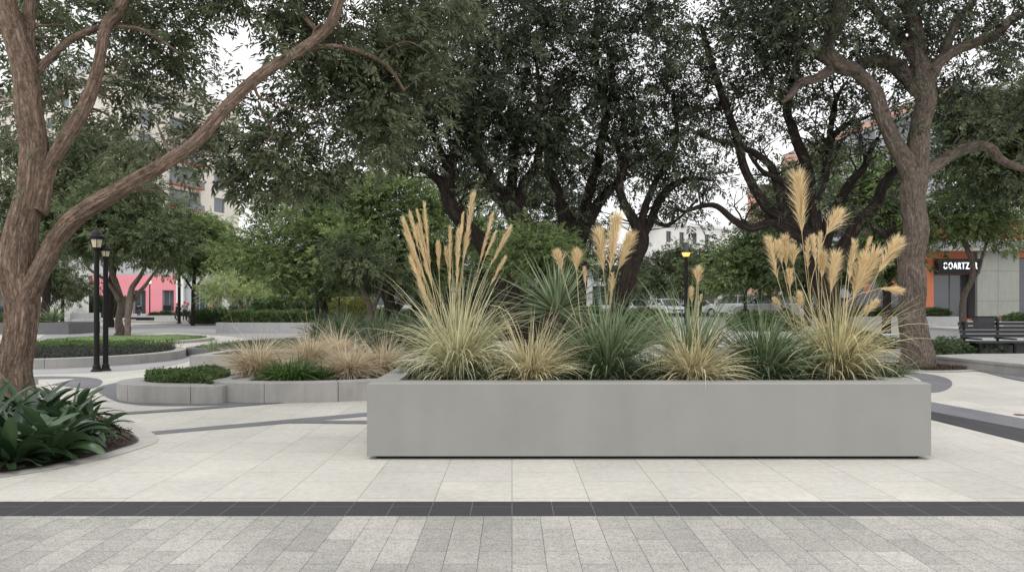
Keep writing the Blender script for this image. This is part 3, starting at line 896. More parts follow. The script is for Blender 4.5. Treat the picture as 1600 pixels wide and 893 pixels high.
# ---- blades
def blades(mb, base, n, L, w_, elev, droop, rng, spread=0.06, seg=7, tone=(0.5, 0.2), wob=0.12, az=None, tip=0.04, vfold=0.0, wprof='grass', zfloor=None):
    """n arching blades from base; L, elev (radians), droop given as (mean, sd) or arrays"""
    def smp(v): return np.asarray(v) if isinstance(v, np.ndarray) else np.clip(rng.normal(v[0], v[1], n), 0.05 * abs(v[0]), None)
    Ls, el, dp = smp(L), smp(elev), smp(droop)
    a = rng.uniform(0, 2 * np.pi, n) if az is None else az
    rr = spread * np.sqrt(rng.uniform(0, 1, n))
    ra = a + rng.normal(0, 0.6, n)
    P0 = np.stack([base[0] + rr * np.cos(ra), base[1] + rr * np.sin(ra), np.full(n, base[2])], 1)
    t = np.linspace(0, 1, seg + 1)
    ws = w_ * 1.15 * rng.uniform(0.65, 1.3, n)
    H = np.stack([np.cos(a), np.sin(a), np.zeros(n)], 1)
    S = np.stack([-np.sin(a), np.cos(a), np.zeros(n)], 1)
    pts = np.zeros((n, seg + 1, 3)); pts[:, 0] = P0
    side = rng.normal(0, wob, n)
    dirs = []
    for k in range(seg + 1):
        e = el - dp * t[k] ** 1.35
        s_ = side * t[k]
        d = np.cos(e)[:, None] * (H * np.cos(s_)[:, None] + S * np.sin(s_)[:, None]) + np.sin(e)[:, None] * np.array([0, 0, 1.0])
        dirs.append(d)
        if k: pts[:, k] = pts[:, k - 1] + (dirs[k - 1] + d) / 2 * (Ls / seg)[:, None]
    if zfloor is not None: pts[:, :, 2] = np.maximum(pts[:, :, 2], zfloor + rng.uniform(0, 0.02, (n, 1)))
    if wprof == 'grass': wp = np.minimum(1, (1 - t) * 1.6 + tip) * (0.75 + 0.25 * np.minimum(1, t * 4)); wp[-1] = 0.04
    else: wp = np.sin(np.pi * (0.14 + 0.84 * t)) ** 0.55; wp[-1] = 0.03; wp[0] = 0.5
    tw = rng.normal(0, 0.5, n)
    up = np.cross(dirs[0], S)
    V = []
    for k in range(seg + 1):
        nrm = np.cross(dirs[k], S)
        W = S * np.cos(tw * (0.3 + t[k]))[:, None] + nrm * np.sin(tw * (0.3 + t[k]))[:, None]
        hw = (ws * wp[k] / 2)[:, None]
        if vfold: V += [pts[:, k] - W * hw, pts[:, k] - np.cross(W, dirs[k]) * hw * vfold * -1, pts[:, k] + W * hw]
        else: V += [pts[:, k] - W * hw, pts[:, k] + W * hw]
    m = 3 if vfold else 2
    V = np.stack(V, 1)                     # n, (seg+1)*m, 3
    per = (seg + 1) * m
    Fl = []
    for k in range(seg):
        for j in range(m - 1):
            Fl.append([k * m + j, k * m + j + 1, (k + 1) * m + j + 1, (k + 1) * m + j])
    Fl = np.array(Fl)
    Fc = (np.arange(n)[:, None, None] * per + Fl[None]).reshape(-1, 4)
    tn = np.repeat(np.clip(rng.normal(tone[0], tone[1], n), 0, 1), len(Fl))
    mb.add(V.reshape(-1, 3), Fc, tn)
    return pts

def plume_mesh(mb, a, b_, width, rng, n=260, stiff=0.5, fan=False):
    """feathery flower head from a (bottom) to b_ (tip)"""
    a = np.array(a, float); b_ = np.array(b_, float)
    ax = b_ - a; L = np.linalg.norm(ax); ax /= L
    sv = np.cross(ax, [0.3, 1, 0.1]); sv /= np.linalg.norm(sv); uv = np.cross(ax, sv)
    n = int(n)
    t = rng.uniform(0, 1, n) ** 0.85 * 0.86
    ph = rng.uniform(0, 2 * np.pi, n)
    env = np.sin(np.pi * np.clip(0.16 + 0.8 * t, 0, 1)) ** 0.8 * width / 2
    rad = (np.cos(ph)[:, None] * sv + np.sin(ph)[:, None] * uv)
    hl = env * rng.uniform(0.9, 1.6, n) / max(0.25, 1 - stiff) * 0.95 + 0.02
    hl = np.minimum(hl, L * 0.55)
    ang = np.arcsin(np.clip(env / hl, 0, 0.9)) * rng.uniform(0.35, 1.15, n)
    if fan:
        t = rng.uniform(0, 1, n) ** 0.9 * 0.55
        hl = L * (1 - t) * rng.uniform(0.55, 1.05, n)
        ang = np.abs(rng.normal(0, 0.34, n)) * (1.15 - t)
    P0 = a + ax * (t * L)[:, None]
    d0 = ax * np.cos(ang * 0.7)[:, None] + rad * np.sin(ang * 0.7)[:, None]
    d1 = ax * np.cos(ang * 1.5)[:, None] + rad * np.sin(ang * 1.5)[:, None]
    d1 = d1 + np.array([0, 0, -0.12])
    P1 = P0 + d0 * (hl * 0.5)[:, None]; P2 = P1 + d1 * (hl * 0.5)[:, None]
    wv = np.cross(rad, ax) * np.cos(rng.uniform(0, 6.3, n))[:, None] + rad * np.sin(rng.uniform(0, 6.3, n))[:, None]
    hw = rng.uniform(0.0022, 0.0042, n)[:, None]
    V = np.stack([P0 - wv * hw * 0.7, P0 + wv * hw * 0.7, P1 + wv * hw, P1 - wv * hw, P2 + wv * hw * 0.15, P2 - wv * hw * 0.15], 1)
    Fc = (np.arange(n)[:, None, None] * 6 + np.array([[0, 1, 2, 3], [3, 2, 4, 5]])[None]).reshape(-1, 4)
    mb.add(V.reshape(-1, 3), Fc, np.repeat(np.clip(rng.normal(0.55, 0.25, n), 0, 1), 2))
    mb.tube(np.array([a, a + ax * L * 0.5, a + ax * L * 0.96]), [0.004, 0.003, 0.001], 5, tone=0.3)

def leaf_mass(mb, pts_fn, n, size, rng, tone=(0.45, 0.2), upb=0.6, aspect=0.45):
    """n small leaves at positions from pts_fn"""
    P = pts_fn(n, rng)
    d = rng.normal(0, 1, (n, 3)); d[:, 2] = np.abs(d[:, 2]) * upb + 0.1
    Rm = rotmats(d, rng.uniform(0, 6.3, n))
    T = np.array([[0, 0, 0], [0.45, -aspect / 2, 0.05], [1, 0, 0], [0.45, aspect / 2, 0.05]])
    V = np.einsum('nij,vj->nvi', Rm, T) * (size * rng.uniform(0.6, 1.3, n))[:, None, None] + P[:, None]
    nz = np.array([noise.noise(Vector((p[0] * 1.7, p[1] * 1.7, p[2] * 2))) for p in P[::max(1, n // 4000)]])
    nz = np.repeat(nz, max(1, n // 4000))[:n]
    if len(nz) < n: nz = np.r_[nz, np.zeros(n - len(nz))]
    mb.add(V.reshape(-1, 3), np.arange(n * 4).reshape(-1, 4), np.clip(rng.normal(tone[0], tone[1], n), 0, 1))

def in_poly(P, poly):
    x, y = P[:, 0], P[:, 1]; c = np.zeros(len(P), bool); m = len(poly)
    for i in range(m):
        x1, y1_ = poly[i]; x2, y2 = poly[(i + 1) % m]
        cond = ((y1_ > y) != (y2 > y)) & (x < (x2 - x1) * (y - y1_) / (y2 - y1_ + 1e-12) + x1)
        c ^= cond
    return c

def cover_pts(poly, z, h, bump_=0.5, sc=2.0):
    lo, hi = poly.min(0), poly.max(0)
    def fn(n, rng):
        out = np.zeros((0, 2))
        while len(out) < n:
            q = rng.uniform(lo, hi, (n * 2, 2)); out = np.vstack([out, q[in_poly(q, poly)]])
        out = out[:n]
        hh = np.array([h * (1 - bump_ + bump_ * (0.5 + noise.noise(Vector((p[0] * sc, p[1] * sc, 0))))) for p in out])
        return np.c_[out, z + hh * rng.uniform(0.0, 1, n) ** 0.6 + rng.normal(0, h * .12, n)]
    return fn

def box_pts(x0, x1, y0, y1, z0, z1, rounding=0.1, lump=0.1):
    lump = lump * 1.6
    def fn(n, rng):
        P = rng.uniform([x0, y0, z0], [x1, y1, z1], (n, 3))
        # push most leaves to the shell
        k = rng.integers(0, 4, n)
        P[k == 0, 2] = z1 - rng.uniform(0, 0.06, (k == 0).sum())
        P[k == 1, 1] = y0 + rng.uniform(0, 0.06, (k == 1).sum())
        l = np.array([noise.noise(Vector((p[0] * 2.2, p[1] * 2.2, p[2]))) for p in P])
        c = np.array([(x0 + x1) / 2, (y0 + y1) / 2, z0]); hx = (x1 - x0) / 2
        e = np.clip((np.abs(P[:, 0] - c[0]) - hx + rounding * 2) / (rounding * 2), 0, 1)
        P[:, 2] -= (P[:, 2] - z0) * 0.5 * e ** 2
        P[:, 2] += l * lump * (P[:, 2] - z0) / (z1 - z0)
        P[:, 1] += l * lump * 0.5
        return P
    return fn

def hedge(label, x0, x1, y0, y1, z0, z1, mat='hedge', n=3000, size=0.06, lump=0.1, name='hedge', cat='hedge', tone=(0.45, 0.2), group=None, seed=0):
    rng = np.random.default_rng(int(abs(x0 * 31 + y0 * 17 + z1 * 7)) + seed)
    mb = MB(); leaf_mass(mb, box_pts(x0, x1, y0, y1, z0 + 0.03, z1, 0.3, lump), int(n * 1.6), size * 1.7, rng, tone)
    # added dark lumpy inner body, makes the leaf shell look opaque
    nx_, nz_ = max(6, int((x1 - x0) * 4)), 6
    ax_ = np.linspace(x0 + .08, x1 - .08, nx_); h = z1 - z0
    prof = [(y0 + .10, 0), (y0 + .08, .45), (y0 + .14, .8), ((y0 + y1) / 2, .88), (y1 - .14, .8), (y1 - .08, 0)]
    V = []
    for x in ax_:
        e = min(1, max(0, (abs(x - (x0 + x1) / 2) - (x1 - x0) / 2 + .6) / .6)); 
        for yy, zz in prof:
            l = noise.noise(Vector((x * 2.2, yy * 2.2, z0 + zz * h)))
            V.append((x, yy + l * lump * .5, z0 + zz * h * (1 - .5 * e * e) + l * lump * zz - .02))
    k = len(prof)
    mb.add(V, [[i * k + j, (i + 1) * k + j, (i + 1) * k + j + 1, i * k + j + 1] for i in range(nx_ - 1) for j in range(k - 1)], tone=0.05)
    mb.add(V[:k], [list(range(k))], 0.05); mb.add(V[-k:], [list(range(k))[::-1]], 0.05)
    o = mb.build(name, M[mat]); c0 = Vector(((x0 + x1) / 2, (y0 + y1) / 2, z0))
    o.data.transform(Matrix.Translation(-c0)); o.location = c0
    return tagp(o, label, cat, group)

# ------------------------------------------------------------------ trees
GT = 'tall dark canopied trees behind the planter'
# near left tree
d = 9.6
tree('spreading_tree', 'large reddish barked tree at the left edge, long limb reaching right', 'tree', [
    [(22, 668, d, 86), (24, 610, d, 70), (28, 560, d, 64), (32, 500, d, 66), (30, 440, d, 70), (32, 380, d, 64), (46, 310, d, 56), (50, 240, d, 56), (44, 170, d, 54), (34, 100, d, 48), (20, 40, d, 42), (4, -30, d, 36), (-20, -130, d + .3, 26), (-40, -230, d + .4, 14)],
    [(40, 470, d, 48), (62, 425, d - .05, 42), (84, 378, d - .1, 38), (120, 338, d - .2, 37), (180, 300, d - .3, 34), (245, 264, d - .3, 30), (300, 225, d - .2, 27), (350, 172, d, 26), (410, 116, d + .2, 24), (470, 78, d + .5, 22), (508, 48, d + .7, 22), (528, 10, d + .8, 22), (545, -60, d + 1, 18), (560, -130, d + 1.2, 10)],
    [(58, 330, d, 36), (72, 270, d + .05, 32), (96, 225, d + .1, 30), (126, 180, d + .2, 29), (146, 130, d + .3, 26), (156, 90, d + .3, 23), (166, 40, d + .4, 24), (188, 8, d + .5, 24), (215, -60, d + .6, 18), (240, -140, d + .8, 10)],
    [(52, 118, d + .1, 18), (75, 92, d + .2, 17), (105, 66, d + .3, 15), (140, 48, d + .4, 14), (170, 42, d + .5, 11), (215, 45, d + .6, 9), (250, 62, d + .7, 6), (278, 82, d + .8, 4)],
    [(46, 190, d + .1, 30), (50, 110, d + .2, 26), (46, 50, d + .2, 24), (48, -20, d + .3, 22), (60, -120, d + .5, 12)],
    [(478, 76, d + .6, 15), (520, 72, d + .8, 12), (560, 80, d + 1, 11), (595, 96, d + 1.2, 10), (615, 115, d + 1.3, 8), (632, 143, d + 1.4, 5)],
    [(592, 92, d + 1.2, 7), (612, 72, d + 1.3, 5), (640, 66, d + 1.4, 4), (670, 82, d + 1.5, 3)],
    [(395, 130, d + .1, 9), (405, 152, d + .2, 6), (432, 160, d + .4, 5), (465, 168, d + .5, 4), (490, 180, d + .7, 3)],
    [(405, 160, d + .2, 6), (412, 182, d + .3, 5), (426, 208, d + .4, 3.5), (405, 235, d + .4, 3)],
    [(505, 60, d + .7, 14), (470, 20, d + 1, 10), (440, -30, d + 1.3, 7)],
  ], [
    (60, 0, 11.6, 1.7, 1.3, .95, 26), (250, 40, 11.4, 1.3, 1.1, .7, 20), (285, 115, 11.4, .7, .8, .45, 9), (190, 140, 11.2, .5, .7, .4, 4), (105, 130, 11, .4, .7, .3, 3),
    (440, 0, 11.0, .9, 1.0, .6, 16), (570, 40, 11.5, 1.3, 1.2, .9, 34), (510, 150, 11.6, 1.2, 1.0, .75, 30), (630, 150, 11.8, .95, .9, .9, 26),
    (430, 240, 11.6, .9, .8, .6, 20), (570, 225, 11.8, .95, .8, .5, 17), (335, 215, 11.5, .4, .5, .35, 4), (490, 290, 11.8, .5, .6, .3, 5), (400, 290, 11.8, .4, .5, .3, 4), (150, -420, 8.6, 2.6, 1.8, .8, 30), (560, -330, 9.5, 2.6, 1.8, .8, 30),  # closing pair: unseen foliage overhead, added to shade the limbs below
    (10, 180, 11, .5, .6, .8, 7), (205, 235, 11.2, .4, .5, .3, 3), (300, -120, 10.8, 2.8, 1.8, .9, 34), (650, -20, 12, 1.2, 1.2, .9, 22)],  # the wide blob above the frame is added out of view for its shade
  M['bark_warm'], M['leaf_near'], TPL_NEAR, per=24, sigma=.30, size=1.0, wscale=.71, seed=3, sides=72, rough=.15, step=.035, sprigs=40, twig_r=.014, droop=.35)

# right-hand near tree
d = 17.6
tree('spreading_tree', 'tall grey brown tree in a mulch bed right of the rectangular planter', 'tree', [
    [(1432, 577, d, 56), (1430, 545, d, 46), (1427, 500, d, 42), (1424, 440, d, 40), (1424, 380, d, 39), (1428, 320, d, 37), (1430, 272, d, 40), (1437, 220, d, 32), (1442, 170, d, 29), (1442, 125, d, 34), (1436, 90, d, 24), (1428, 40, d, 22), (1412, -10, d, 20), (1405, -90, d, 14), (1400, -170, d, 7)],
    [(1428, 285, d, 32), (1408, 245, d - .1, 28), (1388, 205, d - .2, 24), (1374, 165, d - .3, 23), (1362, 135, d - .3, 21), (1335, 112, d - .3, 21), (1308, 100, d - .3, 26), (1292, 72, d - .3, 20), (1312, 30, d - .2, 20), (1308, -30, d, 16), (1300, -110, d, 8)],
    [(1436, 140, d, 30), (1415, 118, d + .2, 26), (1392, 100, d + .3, 22), (1360, 96, d + .4, 19), (1330, 106, d + .4, 18), (1300, 98, d + .4, 15), (1262, 78, d + .5, 13), (1225, 50, d + .6, 11), (1195, 10, d + .7, 8)],
    [(1300, 108, d - .3, 17), (1276, 122, d - .3, 15), (1250, 130, d - .2, 13), (1236, 148, d - .1, 11), (1222, 160, d, 5)],
    [(1446, 135, d, 24), (1462, 102, d - .1, 20), (1492, 80, d - .2, 17), (1525, 66, d - .3, 16), (1560, 52, d - .3, 15), (1580, 30, d - .3, 13), (1605, 22, d - .2, 11), (1650, 5, d, 6)],
    [(1478, 90, d - .1, 16), (1482, 62, d, 14), (1498, 30, d, 14), (1520, 2, d + .1, 12), (1535, -60, d + .2, 7)],
    [(1440, 275, d, 22), (1462, 258, d + .2, 19), (1492, 240, d + .4, 18), (1525, 228, d + .5, 17), (1548, 232, d + .6, 15), (1565, 250, d + .7, 13), (1600, 264, d + .8, 9), (1640, 262, d + 1, 5)],
    [(1432, 100, d, 15), (1400, 50, d + .3, 15), (1370, 20, d + .5, 13), (1345, -20, d + .6, 10)],
  ], [
    (1300, 10, 17.2, 2.1, 1.8, 1.1, 34), (1450, 10, 17.6, 1.8, 1.6, 1.0, 30), (1575, 40, 17.6, 1.0, 1.2, .8, 12), (1390, 80, 18.2, 1.2, 1.2, .5, 12), (1545, 110, 17.6, .9, .9, .3, 7),
    (1200, 30, 18.2, 1.6, 1.4, 1.3, 26), (1480, 150, 18.4, .7, .7, .3, 5), (1590, 150, 18, .5, .6, .4, 4), (1400, -120, 17.6, 4, 2.4, 1.2, 30), (1200, 130, 18.2, .9, .9, .5, 10)],  # widest blob: extra crown above the frame, added to shade the upper limbs
  M['bark_grey'], M['leaf_dark'], TPL_MID, per=23, sigma=.38, seed=5, sides=48, rough=.15, step=.05, wscale=.95, sprigs=60, droop=.4, twig_r=.018)

# dark trees behind the planter
tree('spreading_tree', 'dark tree leaning left with a broken stub, behind the tall pampas grass at left', 'tree', [
    [(838, 560, 18.5, 64), (815, 500, 18.5, 50), (790, 440, 18.4, 42), (762, 395, 18.3, 36), (735, 360, 18.2, 33), (708, 330, 18.1, 30), (700, 300, 18, 30), (702, 270, 18, 26), (712, 235, 18, 20), (724, 190, 18, 17), (735, 130, 18, 14), (750, 60, 18, 10), (755, -20, 18, 6)],
    [(698, 305, 18, 22), (686, 282, 17.9, 19), (664, 266, 17.8, 14), (644, 262, 17.7, 13), (630, 246, 17.6, 10), (612, 240, 17.5, 7), (588, 252, 17.4, 5), (545, 258, 17.3, 3)],
    [(704, 275, 18, 18), (690, 240, 18.1, 15), (675, 200, 18.2, 12), (660, 150, 18.3, 9), (650, 90, 18.4, 6)],
  ], [
    (715, 100, 18, 1.9, 1.9, 1.6, 44), (665, 190, 17.6, 1.1, 1.2, 1.0, 22), (760, 190, 18.3, 1.3, 1.3, .9, 26), (720, -40, 18.2, 2.6, 2, 1.3, 34), (650, 60, 18, 1.2, 1.4, 1.2, 22), (745, 250, 18, .7, .7, .3, 7)],
  M['bark_dark'], M['leaf_dark'], TPL_MID, per=22, sigma=.37, seed=8, group=GT, wscale=.74, sprigs=34, sides=20, rough=.14, twig_r=.018)
tree('spreading_tree', 'dark tree with a thick limb angling up and left, directly behind the small tan tuft', 'tree', [
    [(878, 560, 19.6, 60), (866, 470, 19.6, 48), (846, 400, 19.5, 46), (820, 350, 19.4, 46), (794, 318, 19.3, 44), (772, 290, 19.2, 34), (758, 262, 19.2, 26), (745, 225, 19.2, 18), (738, 180, 19.2, 12)],
    [(795, 318, 19.3, 28), (800, 275, 19.3, 22), (806, 225, 19.3, 19), (822, 196, 19.3, 16), (838, 186, 19.3, 12), (842, 140, 19.3, 9), (835, 70, 19.3, 6)],
    [(808, 330, 19.3, 26), (816, 290, 19.2, 20), (836, 262, 19.2, 17), (845, 222, 19.2, 14), (862, 180, 19.2, 11), (880, 120, 19.2, 7)],
  ], [(800, 130, 19.5, 2.2, 1.8, 1.5, 44), (800, 10, 19.6, 2.6, 2, 1.3, 36), (850, 215, 19.4, 1.0, 1.0, .8, 18), (770, 225, 19.6, 1.0, 1.0, .6, 14)],
  M['bark_dark'], M['leaf_dark'], TPL_MID, per=22, sigma=.37, seed=9, group=GT, wscale=.74, sprigs=34, sides=20, rough=.14, twig_r=.018)
tree('spreading_tree', 'nearly black tree forking into a wide vee behind the central plumes', 'tree', [
    [(905, 560, 20.5, 58), (900, 470, 20.5, 48), (898, 410, 20.4, 48), (892, 370, 20.4, 44), (880, 330, 20.3, 28), (868, 295, 20.2, 24), (856, 262, 20.2, 20), (862, 225, 20.2, 14), (850, 170, 20.2, 10)],
    [(898, 395, 20.4, 36), (915, 352, 20.4, 28), (930, 325, 20.5, 24), (952, 298, 20.6, 18), (975, 268, 20.7, 14), (965, 225, 20.8, 11), (985, 170, 20.8, 8)],
    [(905, 370, 20.4, 26), (914, 318, 20.5, 22), (928, 276, 20.5, 20), (938, 230, 20.5, 17), (944, 180, 20.5, 16), (938, 130, 20.5, 14), (928, 70, 20.5, 12), (935, 10, 20.5, 9)],
    [(944, 205, 20.5, 13), (952, 160, 20.4, 11), (958, 120, 20.4, 9), (948, 60, 20.4, 7)],
  ], [(905, 110, 20.5, 2.3, 2, 1.8, 56), (900, 225, 20.2, 1.3, 1.2, .8, 22), (955, 255, 20.6, 1.2, 1.0, .7, 18), (890, -20, 20.5, 2.8, 2.2, 1.3, 38), (860, 270, 20.8, .7, .7, .5, 8)],
  M['bark_dark'], M['leaf_dark'], TPL_MID, per=22, sigma=.37, seed=10, group=GT, wscale=.74, sprigs=34, sides=20, rough=.14, twig_r=.02)
tree('spreading_tree', 'dark tree leaning right behind the green plumed grass, limbs reaching over the lit lamp', 'tree', [
    [(952, 560, 19.5, 50), (965, 490, 19.5, 40), (980, 435, 19.4, 36), (994, 395, 19.4, 35), (1000, 368, 19.4, 34), (990, 345, 19.3, 22), (976, 318, 19.3, 18), (968, 285, 19.3, 15), (980, 245, 19.2, 12), (975, 190, 19.2, 9)],
    [(1000, 375, 19.4, 24), (1018, 345, 19.4, 19), (1030, 312, 19.4, 16), (1052, 290, 19.5, 13), (1078, 278, 19.6, 10), (1110, 282, 19.7, 6)],
    [(998, 365, 19.4, 20), (1008, 325, 19.3, 16), (1024, 285, 19.3, 13), (1045, 250, 19.3, 11), (1058, 215, 19.3, 9), (1052, 150, 19.3, 7)],
    [(1020, 345, 19.4, 9), (1040, 352, 19.3, 8), (1062, 340, 19.3, 6), (1090, 312, 19.2, 4)],
  ], [(1010, 110, 19.5, 2.1, 1.9, 1.7, 50), (1000, 225, 19.4, 1.1, 1.0, .6, 12), (1060, 260, 19.4, .8, .8, .5, 10), (1010, -20, 19.6, 2.6, 2, 1.3, 34), (1085, 170, 19.6, .8, 1.0, .8, 11), (1075, 325, 19.4, .5, .5, .2, 3)],
  M['bark_dark'], M['leaf_dark'], TPL_MID, per=22, sigma=.37, seed=12, group=GT, wscale=.74, sprigs=34, sides=20, rough=.14, twig_r=.018)
tree('spreading_tree', 'broad dark tree with many snaking limbs behind the tall pampas grass at right', 'tree', [
    [(1300, 570, 18.8, 60), (1296, 500, 18.8, 50), (1288, 440, 18.8, 46), (1276, 395, 18.8, 44), (1256, 362, 18.8, 30), (1232, 345, 18.7, 25), (1205, 330, 18.7, 22), (1182, 300, 18.7, 19), (1165, 262, 18.7, 17), (1150, 215, 18.7, 16), (1132, 160, 18.7, 14), (1112, 98, 18.7, 13), (1095, 40, 18.8, 8)],
    [(1262, 372, 18.8, 26), (1236, 362, 18.7, 20), (1205, 348, 18.6, 17), (1176, 356, 18.5, 17), (1150, 346, 18.5, 14), (1120, 322, 18.5, 11), (1095, 322, 18.5, 9), (1068, 330, 18.4, 5), (1040, 322, 18.4, 3)],
    [(1230, 350, 18.7, 18), (1218, 300, 18.7, 16), (1205, 262, 18.7, 15), (1180, 240, 18.7, 13), (1145, 225, 18.7, 11), (1105, 215, 18.7, 8), (1075, 200, 18.8, 5)],
    [(1278, 405, 18.8, 34), (1272, 350, 18.8, 27), (1268, 300, 18.8, 24), (1258, 255, 18.8, 22), (1240, 205, 18.8, 18), (1228, 175, 18.8, 16), (1236, 135, 18.8, 14), (1246, 80, 18.8, 12), (1238, 20, 18.8, 9)],
    [(1270, 320, 18.8, 20), (1286, 285, 18.8, 17), (1292, 245, 18.9, 16), (1300, 215, 19, 13), (1322, 195, 19, 10), (1350, 185, 19.1, 7), (1366, 178, 19.1, 4)],
    [(1290, 250, 18.9, 14), (1298, 200, 18.9, 11), (1305, 160, 18.9, 9), (1320, 130, 18.9, 6)],
    [(1294, 440, 18.8, 34), (1318, 385, 18.7, 26), (1345, 345, 18.6, 23), (1372, 315, 18.6, 21), (1380, 290, 18.5, 19), (1400, 266, 18.5, 15), (1420, 250, 18.6, 10)],
    [(1286, 400, 18.8, 26), (1306, 330, 18.9, 20), (1330, 285, 18.9, 17), (1350, 262, 19, 14), (1360, 238, 19, 11), (1372, 215, 19, 7)],
    [(1250, 360, 18.7, 16), (1232, 310, 18.6, 14), (1224, 285, 18.6, 12), (1192, 268, 18.6, 9), (1170, 240, 18.6, 6)],
    [(1350, 350, 18.6, 13), (1376, 362, 18.4, 11), (1392, 385, 18.3, 8), (1402, 420, 18.3, 4)],
  ], [
    (1120, 90, 18.8, 2.0, 1.8, 1.3, 34), (1110, 200, 18.8, 1.0, 1.0, .6, 9), (1235, 50, 19, 1.9, 1.8, 1.0, 26), (1150, -40, 19, 3, 2.2, 1.2, 34), (1200, 180, 18.8, .8, .9, .5, 6),
    (1120, 285, 18.6, .7, .8, .25, 4), (1290, 150, 19.2, 1.0, 1.0, .4, 7), (1060, 215, 18.8, .8, .9, .8, 10), (1340, 175, 19.2, .5, .6, .3, 4)],
  M['bark_dark'], M['leaf_dark'], TPL_MID, per=17, sigma=.33, seed=14, group=GT, wscale=.78, wig=.12, sprigs=90, sides=20, rough=.14, twig_r=.018)

# small light tree between the dark trunks
tree('small_tree', 'small mid green tree with layered foliage between the dark trunks behind the planter', 'tree', [
    [(852, 560, 16.6, 16), (850, 490, 16.6, 13), (846, 440, 16.6, 11), (846, 395, 16.6, 8), (848, 365, 16.6, 4)],
    [(847, 440, 16.6, 8), (815, 405, 16.6, 6), (795, 385, 16.6, 3)], [(847, 430, 16.6, 8), (872, 400, 16.6, 5), (888, 380, 16.6, 3)]],
  [(838, 388, 16.6, .95, .8, .5, 46), (795, 395, 16.7, .4, .5, .35, 10), (880, 400, 16.7, .35, .5, .35, 8)], M['bark_dark'], M['leaf_mid'], TPL_MID, per=26, sigma=.24, size=.7, seed=21, sides=10, droop=.2, upd=True, tonebias=.05)

# middle distance trees at left
GM = 'bushy green trees in the middle of the plaza'
tree('bushy_tree', 'bright green bushy tree at centre left, crown spreading low', 'tree', [
    [(512, 508, 33, 12), (508, 480, 33, 11), (500, 450, 33, 10), (496, 400, 33, 8), (492, 350, 33, 5)],
    [(505, 465, 33, 8), (470, 430, 33, 6), (435, 400, 33, 4)], [(505, 465, 33, 8), (540, 430, 33, 6), (560, 390, 33, 4)]],
  [(475, 385, 32, 2.6, 2.2, 1.9, 80), (540, 350, 33, 2.2, 2, 1.7, 55), (410, 400, 32, 1.3, 1.3, 1.2, 26), (520, 295, 33, 1.3, 1.2, .7, 18), (450, 320, 33, 1.4, 1.2, .8, 20), (480, 430, 31.5, 2.4, 1.6, .7, 30)],
  M['bark_dark'], M['leaf_mid'], TPL_MID, per=30, sigma=.5, size=1.35, seed=22, group=GM, sides=10, tonebias=.06, upd=True, droop=.12, twig_r=.014, subs=4)
tree('bushy_tree', 'bright green bushy tree with dark upright stems left of the pampas grass', 'tree', [
    [(612, 520, 29, 20), (610, 480, 29, 18), (602, 440, 29, 14), (592, 400, 29, 12), (588, 350, 29, 8), (600, 300, 29, 5)],
    [(612, 495, 29, 12), (640, 450, 29, 10), (655, 400, 29, 8), (668, 340, 29, 5)], [(608, 470, 29, 10), (622, 410, 29, 8), (630, 350, 29, 5)],
    [(608, 480, 29, 9), (585, 440, 29, 7), (560, 410, 29, 4)]],
  [(610, 335, 29.5, 2.2, 1.9, 1.6, 62), (670, 350, 29.5, 1.4, 1.4, 1.4, 34), (560, 375, 28.5, 1.4, 1.2, .9, 24), (620, 285, 30, 1.2, 1.1, .6, 16), (670, 420, 29.5, .9, .9, 1.0, 18), (735, 340, 30.5, 1.2, 1.2, 1.3, 26), (740, 290, 30.5, 1.0, 1, .5, 12)],
  M['bark_dark'], M['leaf_mid'], TPL_MID, per=30, sigma=.48, size=1.3, seed=23, group=GM, sides=12, upd=True, droop=.12, twig_r=.014, tonebias=.05, subs=4)
tree('bushy_tree', 'slender tree with bare low trunk in the strappy plant bed', 'tree', [
    [(578, 545, 24.5, 12), (580, 515, 24.5, 10), (578, 480, 24.5, 9), (566, 450, 24.5, 7), (552, 415, 24.5, 5), (540, 380, 24.5, 3)],
    [(579, 495, 24.5, 7), (592, 460, 24.5, 5), (602, 420, 24.5, 3)]],
  [(560, 405, 25, 1.3, 1.2, .8, 28), (600, 430, 25.5, .8, .8, .5, 12)],
  M['bark_grey'], M['leaf_dull'], TPL_MID, per=26, sigma=.4, size=1.1, seed=24, group=GM, sides=10, twig_r=.012)
tree('forked_tree', 'multi stemmed tree with twisting grey trunks standing at the oval lawn', 'tree', [
    [(186, 521, 38, 22), (186, 500, 37.6, 15), (190, 478, 37.4, 15), (186, 455, 37.3, 13), (176, 430, 37.2, 12), (168, 400, 37, 9), (160, 360, 37, 5)],
    [(198, 530, 33.8, 11), (200, 500, 34.6, 13), (203, 470, 35.5, 14), (206, 450, 36, 12), (220, 430, 36, 9), (232, 400, 36, 6), (240, 360, 36, 4)],
    [(205, 470, 36, 11), (225, 448, 36, 8), (240, 428, 36, 5), (262, 400, 36, 3)], [(186, 470, 37, 10), (168, 440, 37, 7), (140, 420, 37, 5), (125, 390, 37, 3)]],
  [(200, 365, 36.5, 2.5, 2.2, 1.2, 70), (150, 345, 37, 1.8, 1.8, 1.4, 36), (255, 380, 36, 1.1, 1.3, .8, 22), (190, 310, 37, 2.2, 2, 1.2, 36), (130, 375, 36.5, 1.1, 1.2, .7, 14)],
  M['bark_grey'], M['leaf_dull'], TPL_MID, per=30, sigma=.52, size=1.4, seed=25, sides=14, rough=.16, twig_r=.016, subs=4, wscale=.72)
